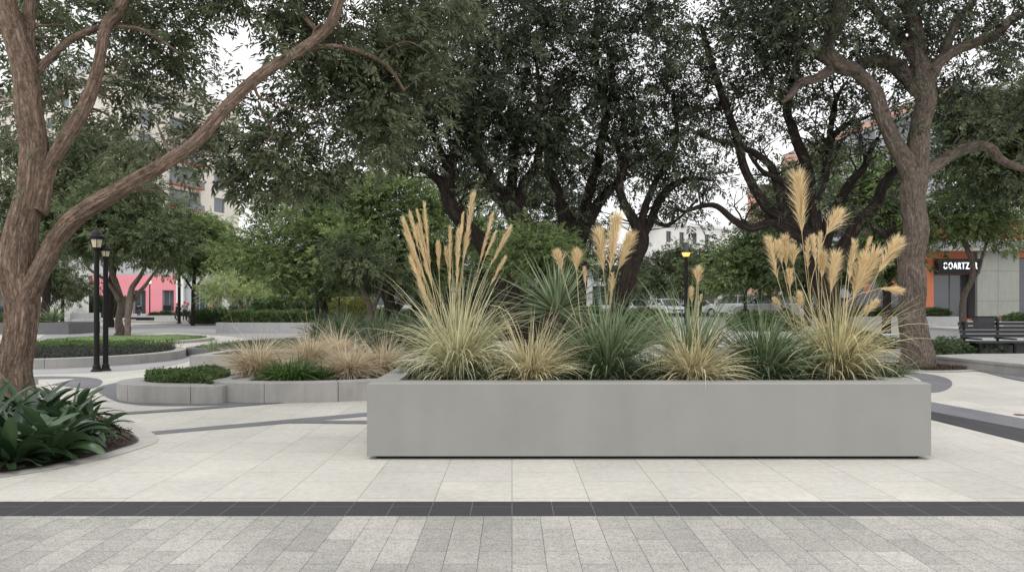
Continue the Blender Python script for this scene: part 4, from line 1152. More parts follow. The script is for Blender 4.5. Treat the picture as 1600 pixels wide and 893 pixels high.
tree('bushy_tree', 'round crowned green tree behind the group of people', 'tree', [
    [(302, 497, 56, 7), (302, 470, 56, 6), (303, 440, 56, 6), (306, 400, 56, 4), (308, 370, 56, 3)],
    [(303, 455, 56, 4), (285, 430, 56, 3), (270, 410, 56, 2)], [(303, 452, 56, 4), (325, 425, 56, 3), (345, 405, 56, 2)]],
  [(310, 382, 56, 3.0, 2.6, 1.8, 90), (345, 398, 55, 1.8, 1.8, 1.1, 34), (280, 405, 56, 1.6, 1.6, .9, 22), (310, 355, 56, 2.1, 1.8, .8, 24)],
  M['bark_dark'], M['leaf_mid'], TPL_FAR, per=28, sigma=.62, size=1.35, seed=26, group=GM, sides=8, upd=True, droop=.1, tonebias=.03, subs=4)
tree('small_tree', 'small airy pale green tree with fine feathery foliage beside the yellow bed', 'tree', [
    [(380, 492, 50, 7), (378, 480, 50, 6), (368, 465, 50, 4), (350, 450, 50, 3), (335, 440, 50, 2)],
    [(380, 488, 50, 5), (390, 465, 50, 4), (400, 450, 50, 3), (415, 440, 50, 2)], [(380, 484, 50, 4), (378, 455, 50, 3), (372, 438, 50, 2)]],
  [(365, 445, 50, 2.0, 1.5, .8, 42), (400, 458, 49, 1.2, 1.1, .6, 22), (340, 458, 50, .9, .9, .4, 12), (385, 432, 50.5, 1.2, .8, .3, 10)],
  M['bark_grey'], M['leaf_pale'], TPL_FINE, per=30, sigma=.42, size=1.7, seed=27, sides=8, upd=True, droop=.1, subs=4)
GB = 'background trees on the left'
tree('background_tree', 'tall dark tree behind the big trunk at the far left', 'tree', [
    [(70, 505, 47, 13), (72, 450, 47, 12), (76, 380, 47, 14), (80, 300, 47, 9), (84, 240, 47, 4)],
    [(74, 410, 47, 10), (120, 350, 47, 7), (150, 300, 47, 4)], [(74, 400, 47, 10), (30, 340, 47, 7), (5, 290, 47, 4)]],
  [(20, 330, 47, 3.0, 2.4, 3.2, 72), (110, 290, 47, 3.0, 2.4, 2.6, 80), (90, 370, 46, 3.0, 2, 1.2, 40), (120, 220, 47, 2.0, 2, 1.0, 26), (10, 235, 47, 1.8, 1.6, 1.0, 20)],
  M['bark_dark'], M['leaf_dull'], TPL_FAR, per=26, sigma=.62, size=1.2, seed=28, group=GB, sides=8, twig_r=.02, subs=4)
tree('background_tree', 'tall green tree standing in front of the cream building', 'tree', [
    [(172, 502, 52, 11), (174, 440, 52, 10), (190, 360, 52, 10), (220, 280, 52, 8), (216, 220, 52, 4)],
    [(180, 400, 52, 9), (220, 330, 52, 6), (230, 290, 52, 4)], [(186, 380, 52, 9), (175, 310, 52, 6), (160, 260, 52, 4)]],
  [(180, 300, 52, 3.0, 2.6, 2.6, 84), (235, 352, 51, 1.4, 2, 1.1, 28), (145, 245, 52, 2.0, 2, 1.6, 32), (215, 235, 52, 1.6, 2, 1.0, 18), (270, 330, 52, 1.2, 1.6, 1.0, 14)],
  M['bark_dark'], M['leaf_dull'], TPL_FAR, per=26, sigma=.66, size=1.2, seed=29, group=GB, sides=8, twig_r=.02, subs=4)
tree('background_tree', 'dim tree seen between the bushy tree and the leaning trunk', 'tree', [
    [(655, 500, 44, 14), (655, 460, 44, 12), (660, 420, 44, 9), (664, 380, 44, 5)]],
  [(660, 420, 44, 2.6, 2, 1.3, 40), (600, 430, 46, 2.0, 2, 1.0, 26), (740, 420, 44, 2.6, 2, 2.0, 50), (790, 440, 44, 1.6, 1.6, 1.6, 30)],
  M['bark_dark'], M['leaf_dull'], TPL_FAR, per=26, sigma=.6, size=1.2, seed=30, sides=8, twig_r=.02)

# background trees at right
GR = 'background trees along the street on the right'
def bg_tree(label, bx, by, d, tw, blobs, seed, mat='leaf_dull', grp=GR, size=1.25, tb=0.0):
    top = min(b[1] for b in blobs)
    return tree('background_tree', label, 'tree', [
        [(bx, by, d, tw), (bx + tw * .1, by - (by - top) * .3, d, tw * .8), (bx, by - (by - top) * .6, d, tw * .5), (bx, top, d, tw * .25)],
        [(bx, by - (by - top) * .3, d, tw * .5), (bx - tw * 1.6, by - (by - top) * .55, d, tw * .3), (bx - tw * 2.4, by - (by - top) * .8, d, tw * .15)],
        [(bx, by - (by - top) * .3, d, tw * .5), (bx + tw * 1.6, by - (by - top) * .5, d, tw * .3), (bx + tw * 2.6, by - (by - top) * .75, d, tw * .15)]],
        blobs, M['bark_dark'], M[mat], TPL_FAR, per=26, sigma=.6, size=size, seed=seed, group=grp, sides=8, twig_r=.018, tonebias=tb, subs=4)
bg_tree('street tree with rounded crown left of the lit lamp', 1028, 492, 66, 6, [(1030, 420, 66, 3.4, 2.4, 1.9, 60), (1060, 400, 66, 1.8, 1.6, 1.2, 22), (995, 445, 66, 2.0, 1.8, 1.2, 24)], 31, tb=-.05)
bg_tree('street tree over the white car, right of the lit lamp', 1098, 492, 60, 6, [(1105, 425, 60, 2.6, 2.2, 1.6, 44), (1120, 400, 60, 1.6, 1.6, 1.0, 20), (1075, 450, 60, 1.3, 1.3, .8, 14)], 32)
bg_tree('dense street tree with dark trunk in front of the silver cars', 1164, 498, 50, 6, [(1170, 415, 50, 2.4, 2.0, 1.8, 58), (1185, 375, 50, 1.8, 1.6, 1.0, 26), (1215, 430, 50, 1.5, 1.4, 1.2, 26), (1125, 440, 50, 1.0, 1.0, .7, 12)], 33, 'leaf_mid', tb=-.12)
bg_tree('green tree in front of the salmon building', 1262, 498, 44, 12, [(1225, 325, 44, 1.7, 1.6, 2.1, 46), (1300, 250, 44, 1.3, 1.4, 1.0, 16), (1262, 420, 44, 2.0, 1.8, 1.6, 36), (1330, 400, 44, 1.6, 1.6, 1.6, 30), (1240, 285, 44, 1.0, 1.0, .9, 14)], 34, tb=-.03)
bg_tree('leafy tree between the salmon building and the right-hand trunk', 1385, 495, 38, 14, [(1375, 330, 38, 1.9, 1.7, 1.9, 50), (1340, 300, 38, 1.2, 1.2, 1.0, 20), (1385, 400, 38, 1.3, 1.3, 1.1, 24), (1395, 260, 38, 1.2, 1.2, .8, 16)], 35, 'leaf_mid', tb=-.12)
tree('background_tree', 'leafy tree with slim leaning trunk in front of the lit shop sign', 'tree', [
    [(1506, 498, 36, 13), (1505, 470, 36, 9), (1517, 440, 36, 8), (1520, 410, 36, 8), (1508, 375, 36, 8), (1506, 330, 36, 7), (1512, 280, 36, 4)],
    [(1519, 400, 36, 5), (1505, 380, 36, 4), (1495, 365, 36, 4), (1480, 350, 36, 4)], [(1505, 360, 36, 6), (1530, 330, 36, 5), (1550, 300, 36, 3)],
    [(1516, 445, 36, 6), (1530, 420, 36, 5), (1538, 390, 36, 4), (1550, 365, 36, 3)]],
  [(1500, 325, 36, 2.2, 1.9, 1.5, 62), (1560, 300, 36, 1.8, 1.7, 1.5, 44), (1470, 355, 36, 1.2, 1.2, .9, 20), (1560, 370, 36, 1.2, 1.2, .6, 14), (1520, 270, 36, 1.6, 1.4, .7, 24)],
  M['bark_grey'], M['leaf_mid'], TPL_MID, per=26, sigma=.5, size=1.3, seed=36, group=GR, sides=10, tonebias=-.1, subs=4)
bg_tree('large dark green tree filling the upper right edge', 1640, 500, 31, 18, [(1560, 200, 31, 2.4, 2, 1.6, 60), (1620, 190, 31, 2.4, 2, 2, 60), (1500, 225, 31, 1.4, 1.4, .9, 26), (1590, 270, 31, 1.6, 1.4, .8, 24), (1475, 170, 31.5, .9, .9, .6, 10)], 37, 'leaf_dull', size=1.1)
bg_tree('distant dark tree behind the central plumes', 905, 494, 58, 9, [(880, 370, 58, 4.2, 2.4, 3.6, 100), (800, 380, 58, 3.4, 2.4, 3.4, 70), (960, 425, 58, 2.2, 2.0, 2.0, 36), (850, 300, 58, 2.6, 2.0, 1.6, 34)], 38, tb=-.15)
bg_tree('distant low tree beyond the bushy trees', 455, 490, 62, 9, [(440, 445, 62, 3.2, 2.4, 1.2, 40), (520, 450, 62, 3.0, 2.4, 1.2, 40)], 39, grp=GB, tb=-.15)
bg_tree('small tree with dark crown in front of the red panel and white column', 98, 486, 60, 6, [(100, 445, 60, 2.2, 1.6, 1.1, 32), (78, 425, 60, 1.6, 1.4, 1.0, 20)], 40, grp=GB, tb=-.05)

# ------------------------------------------------------------------ plants in the big planter
SZ = 0.712
def plant_root(name, px, d, z, label, cat, group=None, X=None):
    x = (px - 800) / F * d if X is None else X
    return empty(name, (x, d, z), label, cat, group)

def add_plume(root, base, pts, rng, width_px, n=240, stiff=0.5, fan=False):
    """plume tip/bottom given as (px,py,d); stalk rises from the plant base"""
    (tx, ty), (bx, by), dd = pts
    tip = np.array(Q(tx, ty, dd)); bot = np.array(Q(bx, by, dd + rng.normal(0, .03)))
    b0 = np.array(base) + np.array([rng.normal(0, .05), rng.normal(0, .05), 0])
    b0[0] += np.clip((bot[0] - b0[0]) * 0.22, -.2, .2)
    ax = (tip - bot) / np.linalg.norm(tip - bot)
    mid = bot - ax * np.linalg.norm(bot - b0) * 0.42; mid = mid * 0.6 + (b0 + (bot - b0) * 0.55) * 0.4
    C_ = catmull([b0, b0 * 0.5 + mid * 0.5 + rng.normal(0, .008, 3), mid, bot], 6)
    mb = MB(); plume_mesh(mb, bot, tip, width_px * dd / F, rng, n, stiff, fan)
    po = local(mb.build('plume', M['plume'], root), root)
    mb = MB(); mb.tube(C_, np.linspace(.0052, .003, len(C_)), 5, tone=float(rng.uniform(.2, .9)))
    so = mb.build('stalk', M['stalk'], po); so.data.transform(Matrix.Translation(-Vector(root.location)))
    return po

rng = np.random.default_rng(101)
# tall slim pampas, left
r = plant_root('pampas_grass', 714, 8.05, SZ, 'tall pampas grass with slim upright buff plumes at the left end of the rectangular planter', 'ornamental grass')
mb = MB(); b0 = np.array(r.location)
blades(mb, b0, 620, (.75, .15), .012, (1.15, .25), (1.75, .5), rng, .11, 10, (.62, .22))
blades(mb, b0, 260, (1.1, .2), .011, (1.25, .17), (1.2, .6), rng, .09, 10, (.55, .25))
blades(mb, b0, 70, (1.2, .15), .009, (1.38, .12), (.35, .25), rng, .08, 9, (.6, .2))
blades(mb, b0, 240, (.42, .1), .010, (.75, .3), (1.5, .4), rng, .12, 7, (.35, .25))
local(mb.build('blades', M['g_pampas'], r), r)
for p in [((739, 304), (729, 372), 13), ((731, 362), (723, 410), 12), ((716, 352), (714, 450), 10), ((703, 348), (703, 443), 9), ((685, 383), (686, 426), 10),
          ((697, 391), (700, 420), 8), ((662, 309), (672, 420), 9), ((650, 322), (670, 412), 8), ((641, 331), (654, 390), 8), ((630, 343), (652, 400), 10),
          ((634, 362), (664, 440), 13), ((644, 406), (668, 470), 14), ((650, 350), (676, 452), 12), ((771, 329), (749, 412), 9), ((775, 362), (757, 404), 6),
          ((798, 353), (765, 418), 10), ((789, 402), (766, 446), 8), ((655, 440), (678, 500), 11), ((724, 330), (716, 400), 7)]:
    add_plume(r, b0, (p[0], p[1], 8.05 + rng.normal(0, .12)), rng, p[2], 230, .72)
# tall fluffy pampas, right
r = plant_root('pampas_grass', 1308, 8.1, SZ, 'tall pampas grass with broad fluffy buff plumes at the right end of the rectangular planter', 'ornamental grass')
mb = MB(); b0 = np.array(r.location)
blades(mb, b0, 600, (.68, .14), .012, (1.1, .28), (1.7, .5), rng, .12, 10, (.55, .25))
blades(mb, b0, 250, (1.0, .18), .011, (1.2, .2), (1.1, .55), rng, .10, 10, (.5, .25))
blades(mb, b0, 60, (1.1, .15), .010, (1.3, .15), (.4, .3), rng, .09, 9, (.6, .2))
blades(mb, b0, 200, (.42, .1), .010, (.7, .3), (1.5, .4), rng, .12, 7, (.3, .25))
local(mb.build('blades', M['g_pampas2'], r), r)
for p in [((1247, 274), (1253, 366), 34), ((1316, 322), (1290, 368), 40), ((1201, 372), (1215, 436), 20), ((1216, 380), (1222, 414), 16), ((1238, 378), (1240, 415), 24),
          ((1270, 368), (1274, 412), 12), ((1282, 362), (1279, 424), 12), ((1287, 398), (1284, 436), 17), ((1234, 425), (1234, 452), 17), ((1250, 460), (1250, 484), 15),
          ((1211, 468), (1222, 484), 11), ((1366, 398), (1336, 462), 36), ((1402, 378), (1371, 428), 26), ((1362, 367), (1341, 422), 9), ((1336, 374), (1326, 442), 15),
          ((1306, 398), (1298, 458), 24), ((1406, 453), (1374, 450), 14), ((1368, 472), (1345, 494), 14), ((1349, 404), (1332, 470), 26), ((1262, 372), (1262, 420), 10), ((1226, 372), (1229, 420), 18)]:
    add_plume(r, b0, (p[0], p[1], 8.1 + rng.normal(0, .13)), rng, p[2] * 1.2, 460 if p[2] > 20 else 260, .45, p[2] == 40 or (p[2] == 24 and p[0][0] == 1238))
# green grass with plumes, centre
r = plant_root('fountain_grass', 950, 8.1, SZ, 'large green grass clump with fan shaped buff plumes in the middle of the rectangular planter', 'ornamental grass')
mb = MB(); b0 = np.array(r.location)
blades(mb, b0, 560, (.77, .14), .013, (1.12, .3), (1.2, .45), rng, .12, 9, (.5, .24))
blades(mb, b0, 280, (1.0, .15), .012, (1.2, .22), (.75, .4), rng, .10, 9, (.5, .25))
blades(mb, b0, 220, (.42, .1), .010, (.7, .3), (1.3, .4), rng, .13, 7, (.45, .28))
local(mb.build('blades', M['g_green'], r), r)
for p in [((869, 386), (878, 424), 26), ((901, 384), (901, 424), 26), ((913, 420), (915, 446), 9), ((936, 362), (943, 426), 27), ((964, 338), (953, 424), 32), ((984, 370), (965, 424), 28), ((957, 425), (954, 478), 11)]:
    add_plume(r, b0, (p[0], p[1], 8.1 + rng.normal(0, .06)), rng, p[2] * 1.1, 420 if p[2] > 20 else 200, .45, p[2] == 26)
# tan bunches
def tuft(name, label, px, d, z, mat, rng, n=420, L=.36, wide=.13, elev=(.95, .35), drp=(1.0, .4), w_=.009, tone=(.55, .22), cat='ornamental grass', group=None, X=None, extra=0, spread=None):
    r = plant_root(name, px, d, z, label, cat, group, X)
    mb = MB(); b0 = np.array(r.location)
    blades(mb, b0, n, (L, L * .18), w_, elev, drp, rng, wide, 7, tone)
    blades(mb, b0, n // 3, (L * .7, L * .15), w_, (.5, .3), (1.0, .4), rng, wide, 6, (tone[0] + .05, tone[1]))
    if extra: blades(mb, b0, extra, (L * 1.5, L * .2), w_, (1.25, .18), (.5, .3), rng, wide * .8, 8, tone)
    local(mb.build('blades', M[mat], r), r)
    return r
tuft('bunch_grass', 'straw coloured bunch grass between the left pampas grass and the green clump', 831, 7.85, SZ, 'g_straw', rng, 640, .57, .12, (.9, .36), (1.15, .4), .0105, extra=60)
r = tuft('bunch_grass', 'straw coloured bunch grass with small fan plumes right of the central green clump', 1083, 7.85, SZ, 'g_straw', rng, 640, .61, .12, (.88, .38), (1.15, .4), .0105, (.5, .25), extra=20)
for p in [((1093, 412), (1089, 444), 26), ((1080, 452), (1081, 474), 14), ((1096, 462), (1093, 475), 5)]:
    add_plume(r, np.array(r.location), (p[0], p[1], 8.0), rng, p[2], 380 if p[2] > 20 else 160, .4, p[2] > 20)
tuft('fountain_grass', 'upright thin green grass behind the right straw bunch', 1078, 8.35, SZ, 'g_green', rng, 300, 1.0, .12, (1.2, .22), (.7, .35), .013)
tuft('fountain_grass', 'rounded blue green grass clump left of the right pampas grass', 1193, 8.1, SZ, 'g_green', rng, 720, .77, .12, (1.08, .32), (1.1, .45), .013, (.42, .22), extra=20)
# spiky yucca like rosette
r = plant_root('spiky_rosette', 870, 8.55, SZ, 'grey green spiky rosette behind the straw bunch grass', 'spiky plant')
mb = MB(); b0 = np.array(r.location) + np.array([0, 0, .73])
nn = 120
el = np.concatenate([rng.uniform(.05, 1.45, 90), rng.uniform(-.35, .2, 30)])
blades(mb, b0, nn, (.70, .10), .026, el, (.22, .15), rng, .03, 6, (.42, .25), .06, vfold=.35)
local(mb.build('leaves', M['g_green'], r), r)
mb = MB(); mb.tube([r.location, r.location + Vector((0.01, 0, .3)), r.location + Vector((0, 0, .77))], [.05, .045, .04], 10, rough=.1)
local(mb.build('stem', M['bark_grey'], r, True, True), r)
# low dark filler plants
GFp = 'low dark green fillers in the rectangular planter'
for k, (px, d) in enumerate([(765, 8.3), (890, 7.95), (1010, 8.4), (1140, 8.35), (1250, 8.4), (1380, 8.0), (655, 8.4), (1025, 7.9), (1150, 7.9), (770, 7.8)]):
    if k == 0: f0 = tuft('filler_grass', 'low dark green grass filling gaps between the larger clumps of the rectangular planter', px, d, SZ, 'g_deep', rng, 240, .34, .16, (.9, .4), (1.1, .4), .010, (.5, .25), 'ornamental grass', GFp)
    else: dup(f0, ((px - 800) / F * d, d, SZ), rnd.uniform(0, 6), rnd.uniform(.8, 1.15))

# ------------------------------------------------------------------ planting of the curved beds
zB = 0.26
def xy(px, py, z=zB): q = G(px, py, z); return q.x, q.y
for lab, px, py, L, n in [
    ('tan bunch grass at the left end of the rounded planter', 402, 586, .62, 700), ('tan bunch grass behind and right of the first one, taller', 484, 572, .62, 600),
    ('tan bunch grass at the front right of the rounded planter', 548, 588, .50, 600), ('tan bunch grass nearest the rectangular planter', 598, 582, .58, 600),
    ('paler feathery tan grass at the back of the rounded planter', 528, 560, .62, 480)]:
    x, y = xy(px, py)
    tuft('bunch_grass', lab, 0, y, zB, 'g_tan', rng, int(n * 1.3), L * 1.22, .13, (.95, .36), (1.35, .45), .013, (.55, .26), X=x, extra=20)
x, y = xy(455, 592)
tuft('green_clump', 'bright green strappy clump at the front of the rounded planter', 0, y, zB, 'g_bright', rng, 460, .46, .30, (.9, .35), (1.4, .4), .018, (.45, .25), 'strappy plant', X=x)
x, y = xy(500, 590)
tuft('green_clump', 'smaller green clump right of the bright green strappy clump', 0, y, zB, 'g_bright', rng, 260, .3, .2, (.85, .35), (1.4, .4), .015, (.35, .25), 'strappy plant', X=x)
# crescent ground cover
def cover(name, label, poly, z, h, n, size, mat, seed, tone=(.45, .22), blade=0):
    rg = np.random.default_rng(seed); mb = MB()
    leaf_mass(mb, cover_pts(np.array(poly), z, h), n, size, rg, tone, 1.6)
    o = mb.build(name, M[mat])
    return tagp(o, label, 'ground cover', kind='stuff')
cover('ground_cover', 'fine leaved green ground cover in the crescent planter', inA * .97 + inA.mean(0) * .03, .18, .24, 30000, .055, 'hedge', 1, (.6, .25))
cover('ground_cover', 'grey green ground cover in the round planter', inD, .19, .16, 30000, .05, 'cover_dk', 2)
poly = [(-15, 20.8), (-12.5, 21.2), (-10.4, 21.6), (-9.9, 22.3), (-12, 23), (-15, 22.8)]
cover('ground_cover', 'brighter green ground cover at the back of the round planter', poly, .22, .26, 12000, .05, 'hedge', 3, (.65, .2))
cover('ground_cover', 'low reddish ground cover in the dark fronted planter', inF, .19, .12, 9000, .05, 'cover', 4, (.5, .3))
M['lawn_l'] = leafmat('lawn blades', (0.06, 0.11, 0.02), (0.17, 0.27, 0.06), .2)
cover('grass', 'short lawn grass on the oval bed', inE, .08, .05, 26000, .05, 'lawn_l', 5)
cover('ground_cover', 'dark leafy undergrowth of the wide strappy bed', inK, .25, .22, 24000, .07, 'cover', 6, (.3, .2))
M['mulch_l'] = leafmat('mulch chips', (0.03, 0.022, 0.016), (0.16, 0.115, 0.08), .0, .9, .1)
for nm, pl, sd_ in (('mulch_chips', T1C, 7), ('mulch_chips', T10C, 8)):
    rg = np.random.default_rng(sd_); mb = MB()
    leaf_mass(mb, cover_pts(np.array(pl) * .985 + np.array(pl).mean(0) * .015, .02, .075, .7), 14000, .035, rg, (.4, .3), .15)
    o = mb.build(nm, M['mulch_l']); tagp(o, 'brown bark mulch chips around the big trunk' if sd_ == 7 else 'mulch round the right-hand trunk', 'mulch', kind='stuff')

# spiky plants (copies)
rgs = np.random.default_rng(55)
def spiky(label, x, y, z, L=.5, n=90, mat='g_deep', w_=.03, cat='spiky plant', group=None, tone=(.5, .25), name='spiky_plant', dr=(.5, .25), el=(.9, .4)):
    r = empty(name, (x, y, z), label, cat, group)
    mb = MB(); blades(mb, np.array([x, y, z + .02]), n, (L, L * .15), w_, el, dr, rgs, .08, 6, tone, vfold=.3)
    local(mb.build('leaves', M[mat], r), r); return r
q = G(333, 549, .2); spiky('spiky green plant in the dark fronted planter', q.x, q.y, .2, .38, 90, 'g_green', .02)
GK = 'dark strappy plants massed under the bushy trees'
k0 = spiky('dark green strappy plant massed in the wide bed under the bushy trees', -6.4, 24.6, .26, 1.05, 150, 'g_deep', .04, 'strappy plant', GK, (.45, .25), 'strappy_plant', (.7, .3))
polyK = np.array(inK); cnt = 0; rk = np.random.default_rng(5)
spots = [(-6.4, 24.6)]
while cnt < 46:
    p = rk.uniform(polyK.min(0), polyK.max(0), 2)
    if not in_poly(np.array([p]), polyK * .94 + polyK.mean(0) * .06)[0]: continue
    if min(math.hypot(p[0] - s[0], p[1] - s[1]) for s in spots) < .85: continue
    spots.append(tuple(p)); cnt += 1
    dup(k0, (p[0], p[1], .26), rk.uniform(0, 6.3), rk.uniform(.75, 1.15))
    if cnt > 40 and len(spots) > 60: break
q = G(70, 503, .6); spiky('dark spiky plant in the dark grey planter behind the big trunk', -25.0, 40.2, .58, 1.1, 120, 'g_green', .04)
r_ = spiky('rusty green palm like shrub in the pale grey planter', -42.6, 70, .8, 1.7, 150, 'g_bright', .08, 'shrub', None, (.55, .35), 'palm_shrub', (.9, .3))

# hedges in the far planters
hedge('clipped green hedge with yellow tips in the light grey planter', -16.2, -9.8, 41.3, 42.6, .5, 1.15, 'hedge', 7000, .09, .18, tone=(.7, .25))
hedge('mounded green shrubs behind the clipped hedge', -15.6, -11.6, 43.2, 45.5, .5, 1.7, 'hedge', 7000, .10, .35, tone=(.45, .25), name='shrub_row', cat='shrubs')
hedge('bed of yellow green flowers beside the pale feathery tree', -14.5, -9.0, 46.6, 49.5, .2, 1.9, 'yellow', 8000, .11, .25, name='flower_bed', cat='flowers', tone=(.55, .25))
hedge('low dark hedge under the group of people', -31.5, -24.0, 69.5, 71, .5, 1.0, 'hedge', 6000, .10, .15, tone=(.4, .2))
hedge('dark green hedge running left of the yellow flowers', -25.5, -15.5, 58, 60, .1, 1.15, 'hedge', 7000, .11, .3, tone=(.35, .2))
hedge('rounded green shrub behind the forked tree', -44.0, -40.3, 76, 78, .3, 2.3, 'hedge', 6000, .12, .35, name='shrub', cat='shrub', tone=(.4, .22))
hedge('low green hedge near the man in black', -38.6, -36.0, 78, 79.5, .1, .8, 'hedge', 4000, .12, .2, tone=(.3, .2))
hedge('low green hedge on the left behind the big trunk', -32, -26, 39.3, 41.6, .55, .95, 'hedge', 3000, .08, .2, tone=(.35, .2))
hedge('long green hedge seen under the bushy trees', -11.5, 0.5, 50, 52, .0, 1.1, 'hedge', 7000, .11, .3, tone=(.45, .22))
hedge('low rounded hedge behind the blue green grass', 12.2, 15.8, 40, 42, gz(12, 40), gz(12, 40) + .85, 'hedge', 8000, .09, .3, tone=(.4, .25))
hedge('dark rounded hedge behind the central grasses', 2.8, 6.3, 29, 31, 0.0, 1.25, 'hedge', 6000, .08, .3, tone=(.25, .2))
hedge('clipped dark hedge in the long light grey planter at right', 20.3, 25.9, 43.3, 44.8, .92, 1.35, 'hedge', 4500, .08, .12, tone=(.3, .2))
hedge('small shrubs in the tapered planter', 9.2, 10.6, 20.35, 21.4, .25, .68, 'hedge', 4500, .05, .2, name='shrub', cat='shrub', tone=(.5, .25))
hedge('grey green low plants right of the right-hand trunk', 10.9, 13.6, 20.2, 22.2, .0, .42, 'cover', 5000, .06, .2, name='low_plants', cat='plants', tone=(.5, .25))
hedge('low shrubs in the pale planter behind the bench', 18.7, 23.8, 27.7, 28.8, .85, 1.14, 'hedge', 4000, .07, .15, tone=(.35, .2))
hedge('dark shrubs behind the leaning trunks', -4.5, 2.6, 32, 34, .0, 1.9, 'hedge', 9000, .11, .5, name='shrub', cat='shrubs', tone=(.18, .15))
hedge('strip of green planting by the white cars', 13.0, 17.5, 66, 67.5, .62, 1.5, 'hedge', 3500, .12, .25, tone=(.4, .2))

# glossy strap leaved plants at the left edge
GA = None
def strap(label, px, py, n, L, seed, w_=.092):
    rg = np.random.default_rng(seed); n = int(n * 1.35); L *= 1.02; q = G(px, py, .05)
    r = empty('strap_leaf_plant', q, label, 'strap leaved plant', GA)
    mb = MB(); b0 = np.array(q)
    el = np.concatenate([rg.uniform(.95, 1.5, n // 3), rg.uniform(.6, 1.2, n // 3), rg.uniform(.2, .7, n - 2 * (n // 3))])
    Ls = L * np.concatenate([rg.uniform(.85, 1.15, n // 3), rg.uniform(.8, 1.1, n // 3), rg.uniform(.55, .85, n - 2 * (n // 3))])
    dp = np.concatenate([rg.uniform(.6, 1.6, n // 3), rg.uniform(1.2, 2.2, n // 3), rg.uniform(1.2, 2.0, n - 2 * (n // 3))])
    blades(mb, b0, n, Ls, w_, el, dp, rg, .07, 9, (.45, .25), .15, vfold=.32, wprof='strap', zfloor=.05)
    o = local(mb.build('leaves', M['strap'], r, smooth=True), r)
    return r
strap('glossy strap leaved plant at the left picture edge, front', 18, 722, 48, .62, 1)
strap('glossy strap leaved plant in the front middle of the mulch bed', 78, 712, 48, .60, 2)
strap('glossy strap leaved plant nearest the right tip of the mulch bed', 132, 692, 46, .56, 3, .055)
strap('tall glossy strap leaved plant against the big trunk', 50, 682, 44, .66, 4)
strap('glossy strap leaved plant behind the front ones, leaves fanning right', 108, 672, 44, .60, 5, .06)
strap('glossy strap leaved plant partly cut by the left picture edge', -30, 700, 44, .70, 6)
strap('glossy strap leaved plant behind the big trunk foot', -10, 672, 40, .66, 8)

# ------------------------------------------------------------------ lamp posts
def lamp(label, x, y, z0, Hh, lit=None, wide=.30, pole=.085, style='lantern', group=None):
    r = empty('lamp_post', (x, y, z0), label, 'lamp post', group)
    b = MB(); b.lathe([(pole * 2.0, 0), (pole * 2.0, .03), (pole * 1.5, .06), (pole * 1.25, .14), (pole * .9, .18)], n=20); b.build('base', M['black'], r)
    lh = wide * 1.5; hz = Hh - lh
    b = MB(); b.lathe([(pole, .16), (pole * .95, hz * .5), (pole * .9, hz - .04), (pole * 1.3, hz - .03), (pole * 1.3, hz)], n=16); b.build('pole', M['black'], r)
    if style == 'lantern':
        g = MB(); n = 6
        a0 = wide * .30; a1 = wide * .44; gh = lh * .42
        V = [];
        for k in range(n):
            t = k / n * 2 * math.pi
            V.append((a0 * math.cos(t), a0 * math.sin(t), hz + .02))
        for k in range(n):
            t = k / n * 2 * math.pi
            V.append((a1 * math.cos(t), a1 * math.sin(t), hz + gh))
        g.add(V, [[k, (k + 1) % n, n + (k + 1) % n, n + k] for k in range(n)])
        g.build('glass', lit or M['lampglass'], r)
        f = MB()
        for k in range(n):
            f.tube([np.array(V[k]) * [1.03, 1.03, 1], np.array(V[n + k]) * [1.03, 1.03, 1]], wide * .03, 5)
        f.lathe([(a0 * .9, hz), (a0 * 1.1, hz + .02), (a0 * 1.0, hz + .03)], n=12)
        f.build('lantern_frame', M['black'], r)
        c = MB()
        c.lathe([(a1 * .95, hz + gh), (wide * .52, hz + gh + .01), (wide * .52, hz + gh + lh * .16), (wide * .40, hz + gh + lh * .22), (wide * .36, hz + gh + lh * .30), (wide * .16, hz + gh + lh * .46), (wide * .07, hz + gh + lh * .50), (wide * .05, hz + gh + lh * .56), (.001, hz + lh)], n=20)
        c.build('cap', M['black'], r)
    elif style == 'torch':
        c = MB(); c.lathe([(pole, hz), (wide * .3, hz + .02), (wide * .42, hz + lh * .18), (wide * .48, hz + lh * .30)], n=18); c.build('bowl', lit, r)
        c = MB(); c.lathe([(wide * .52, hz + lh * .30), (wide * .52, hz + lh * .36), (wide * .36, hz + lh * .37)], n=18); c.build('collar', M['black'], r)
        c = MB()
        for k in range(8):
            t = k / 8 * 2 * math.pi
            c.tube([(wide * .3 * math.cos(t), wide * .3 * math.sin(t), hz + lh * .36), (wide * .32 * math.cos(t), wide * .32 * math.sin(t), hz + lh)], .012, 5)
        c.lathe([(wide * .34, hz + lh * .97), (wide * .34, hz + lh)], n=18)
        c.build('lantern_frame', M['frame'], r)
        c = MB(); c.lathe([(wide * .22, hz + lh * .36), (wide * .25, hz + lh * .94)], n=14); c.build('glass', M['glass_b'], r)
    else:
        c = MB(); c.lathe([(.02, hz), (wide * .4, hz + lh * .2), (wide * .5, hz + lh * .5), (wide * .4, hz + lh * .8), (.01, hz + lh)], n=14); c.build('globe', lit, r)
    return r
q = G(151, 580); lamp('front one of the twin black lamp posts, taller, its lantern glass visible', q.x, q.y, 0, 3.31, None, .33, .062)
q = G(165, 579); lamp('rear one of the twin black lamp posts, shorter and set just right', q.x, q.y, 0, 2.98, None, .24, .06)
lamp('tall black post with a lit amber lamp behind the small fan plumes', (1072 - 800) / F * 45, 45, gz(10, 45), 5.0, M['lamplit'], .56, .11, 'torch')
lamp('distant small pale lit lamp just left of the tall lit lamp', (1066 - 800) / F * 62, 62, .6, 2.85, M['lampwhite'], .30, .05)
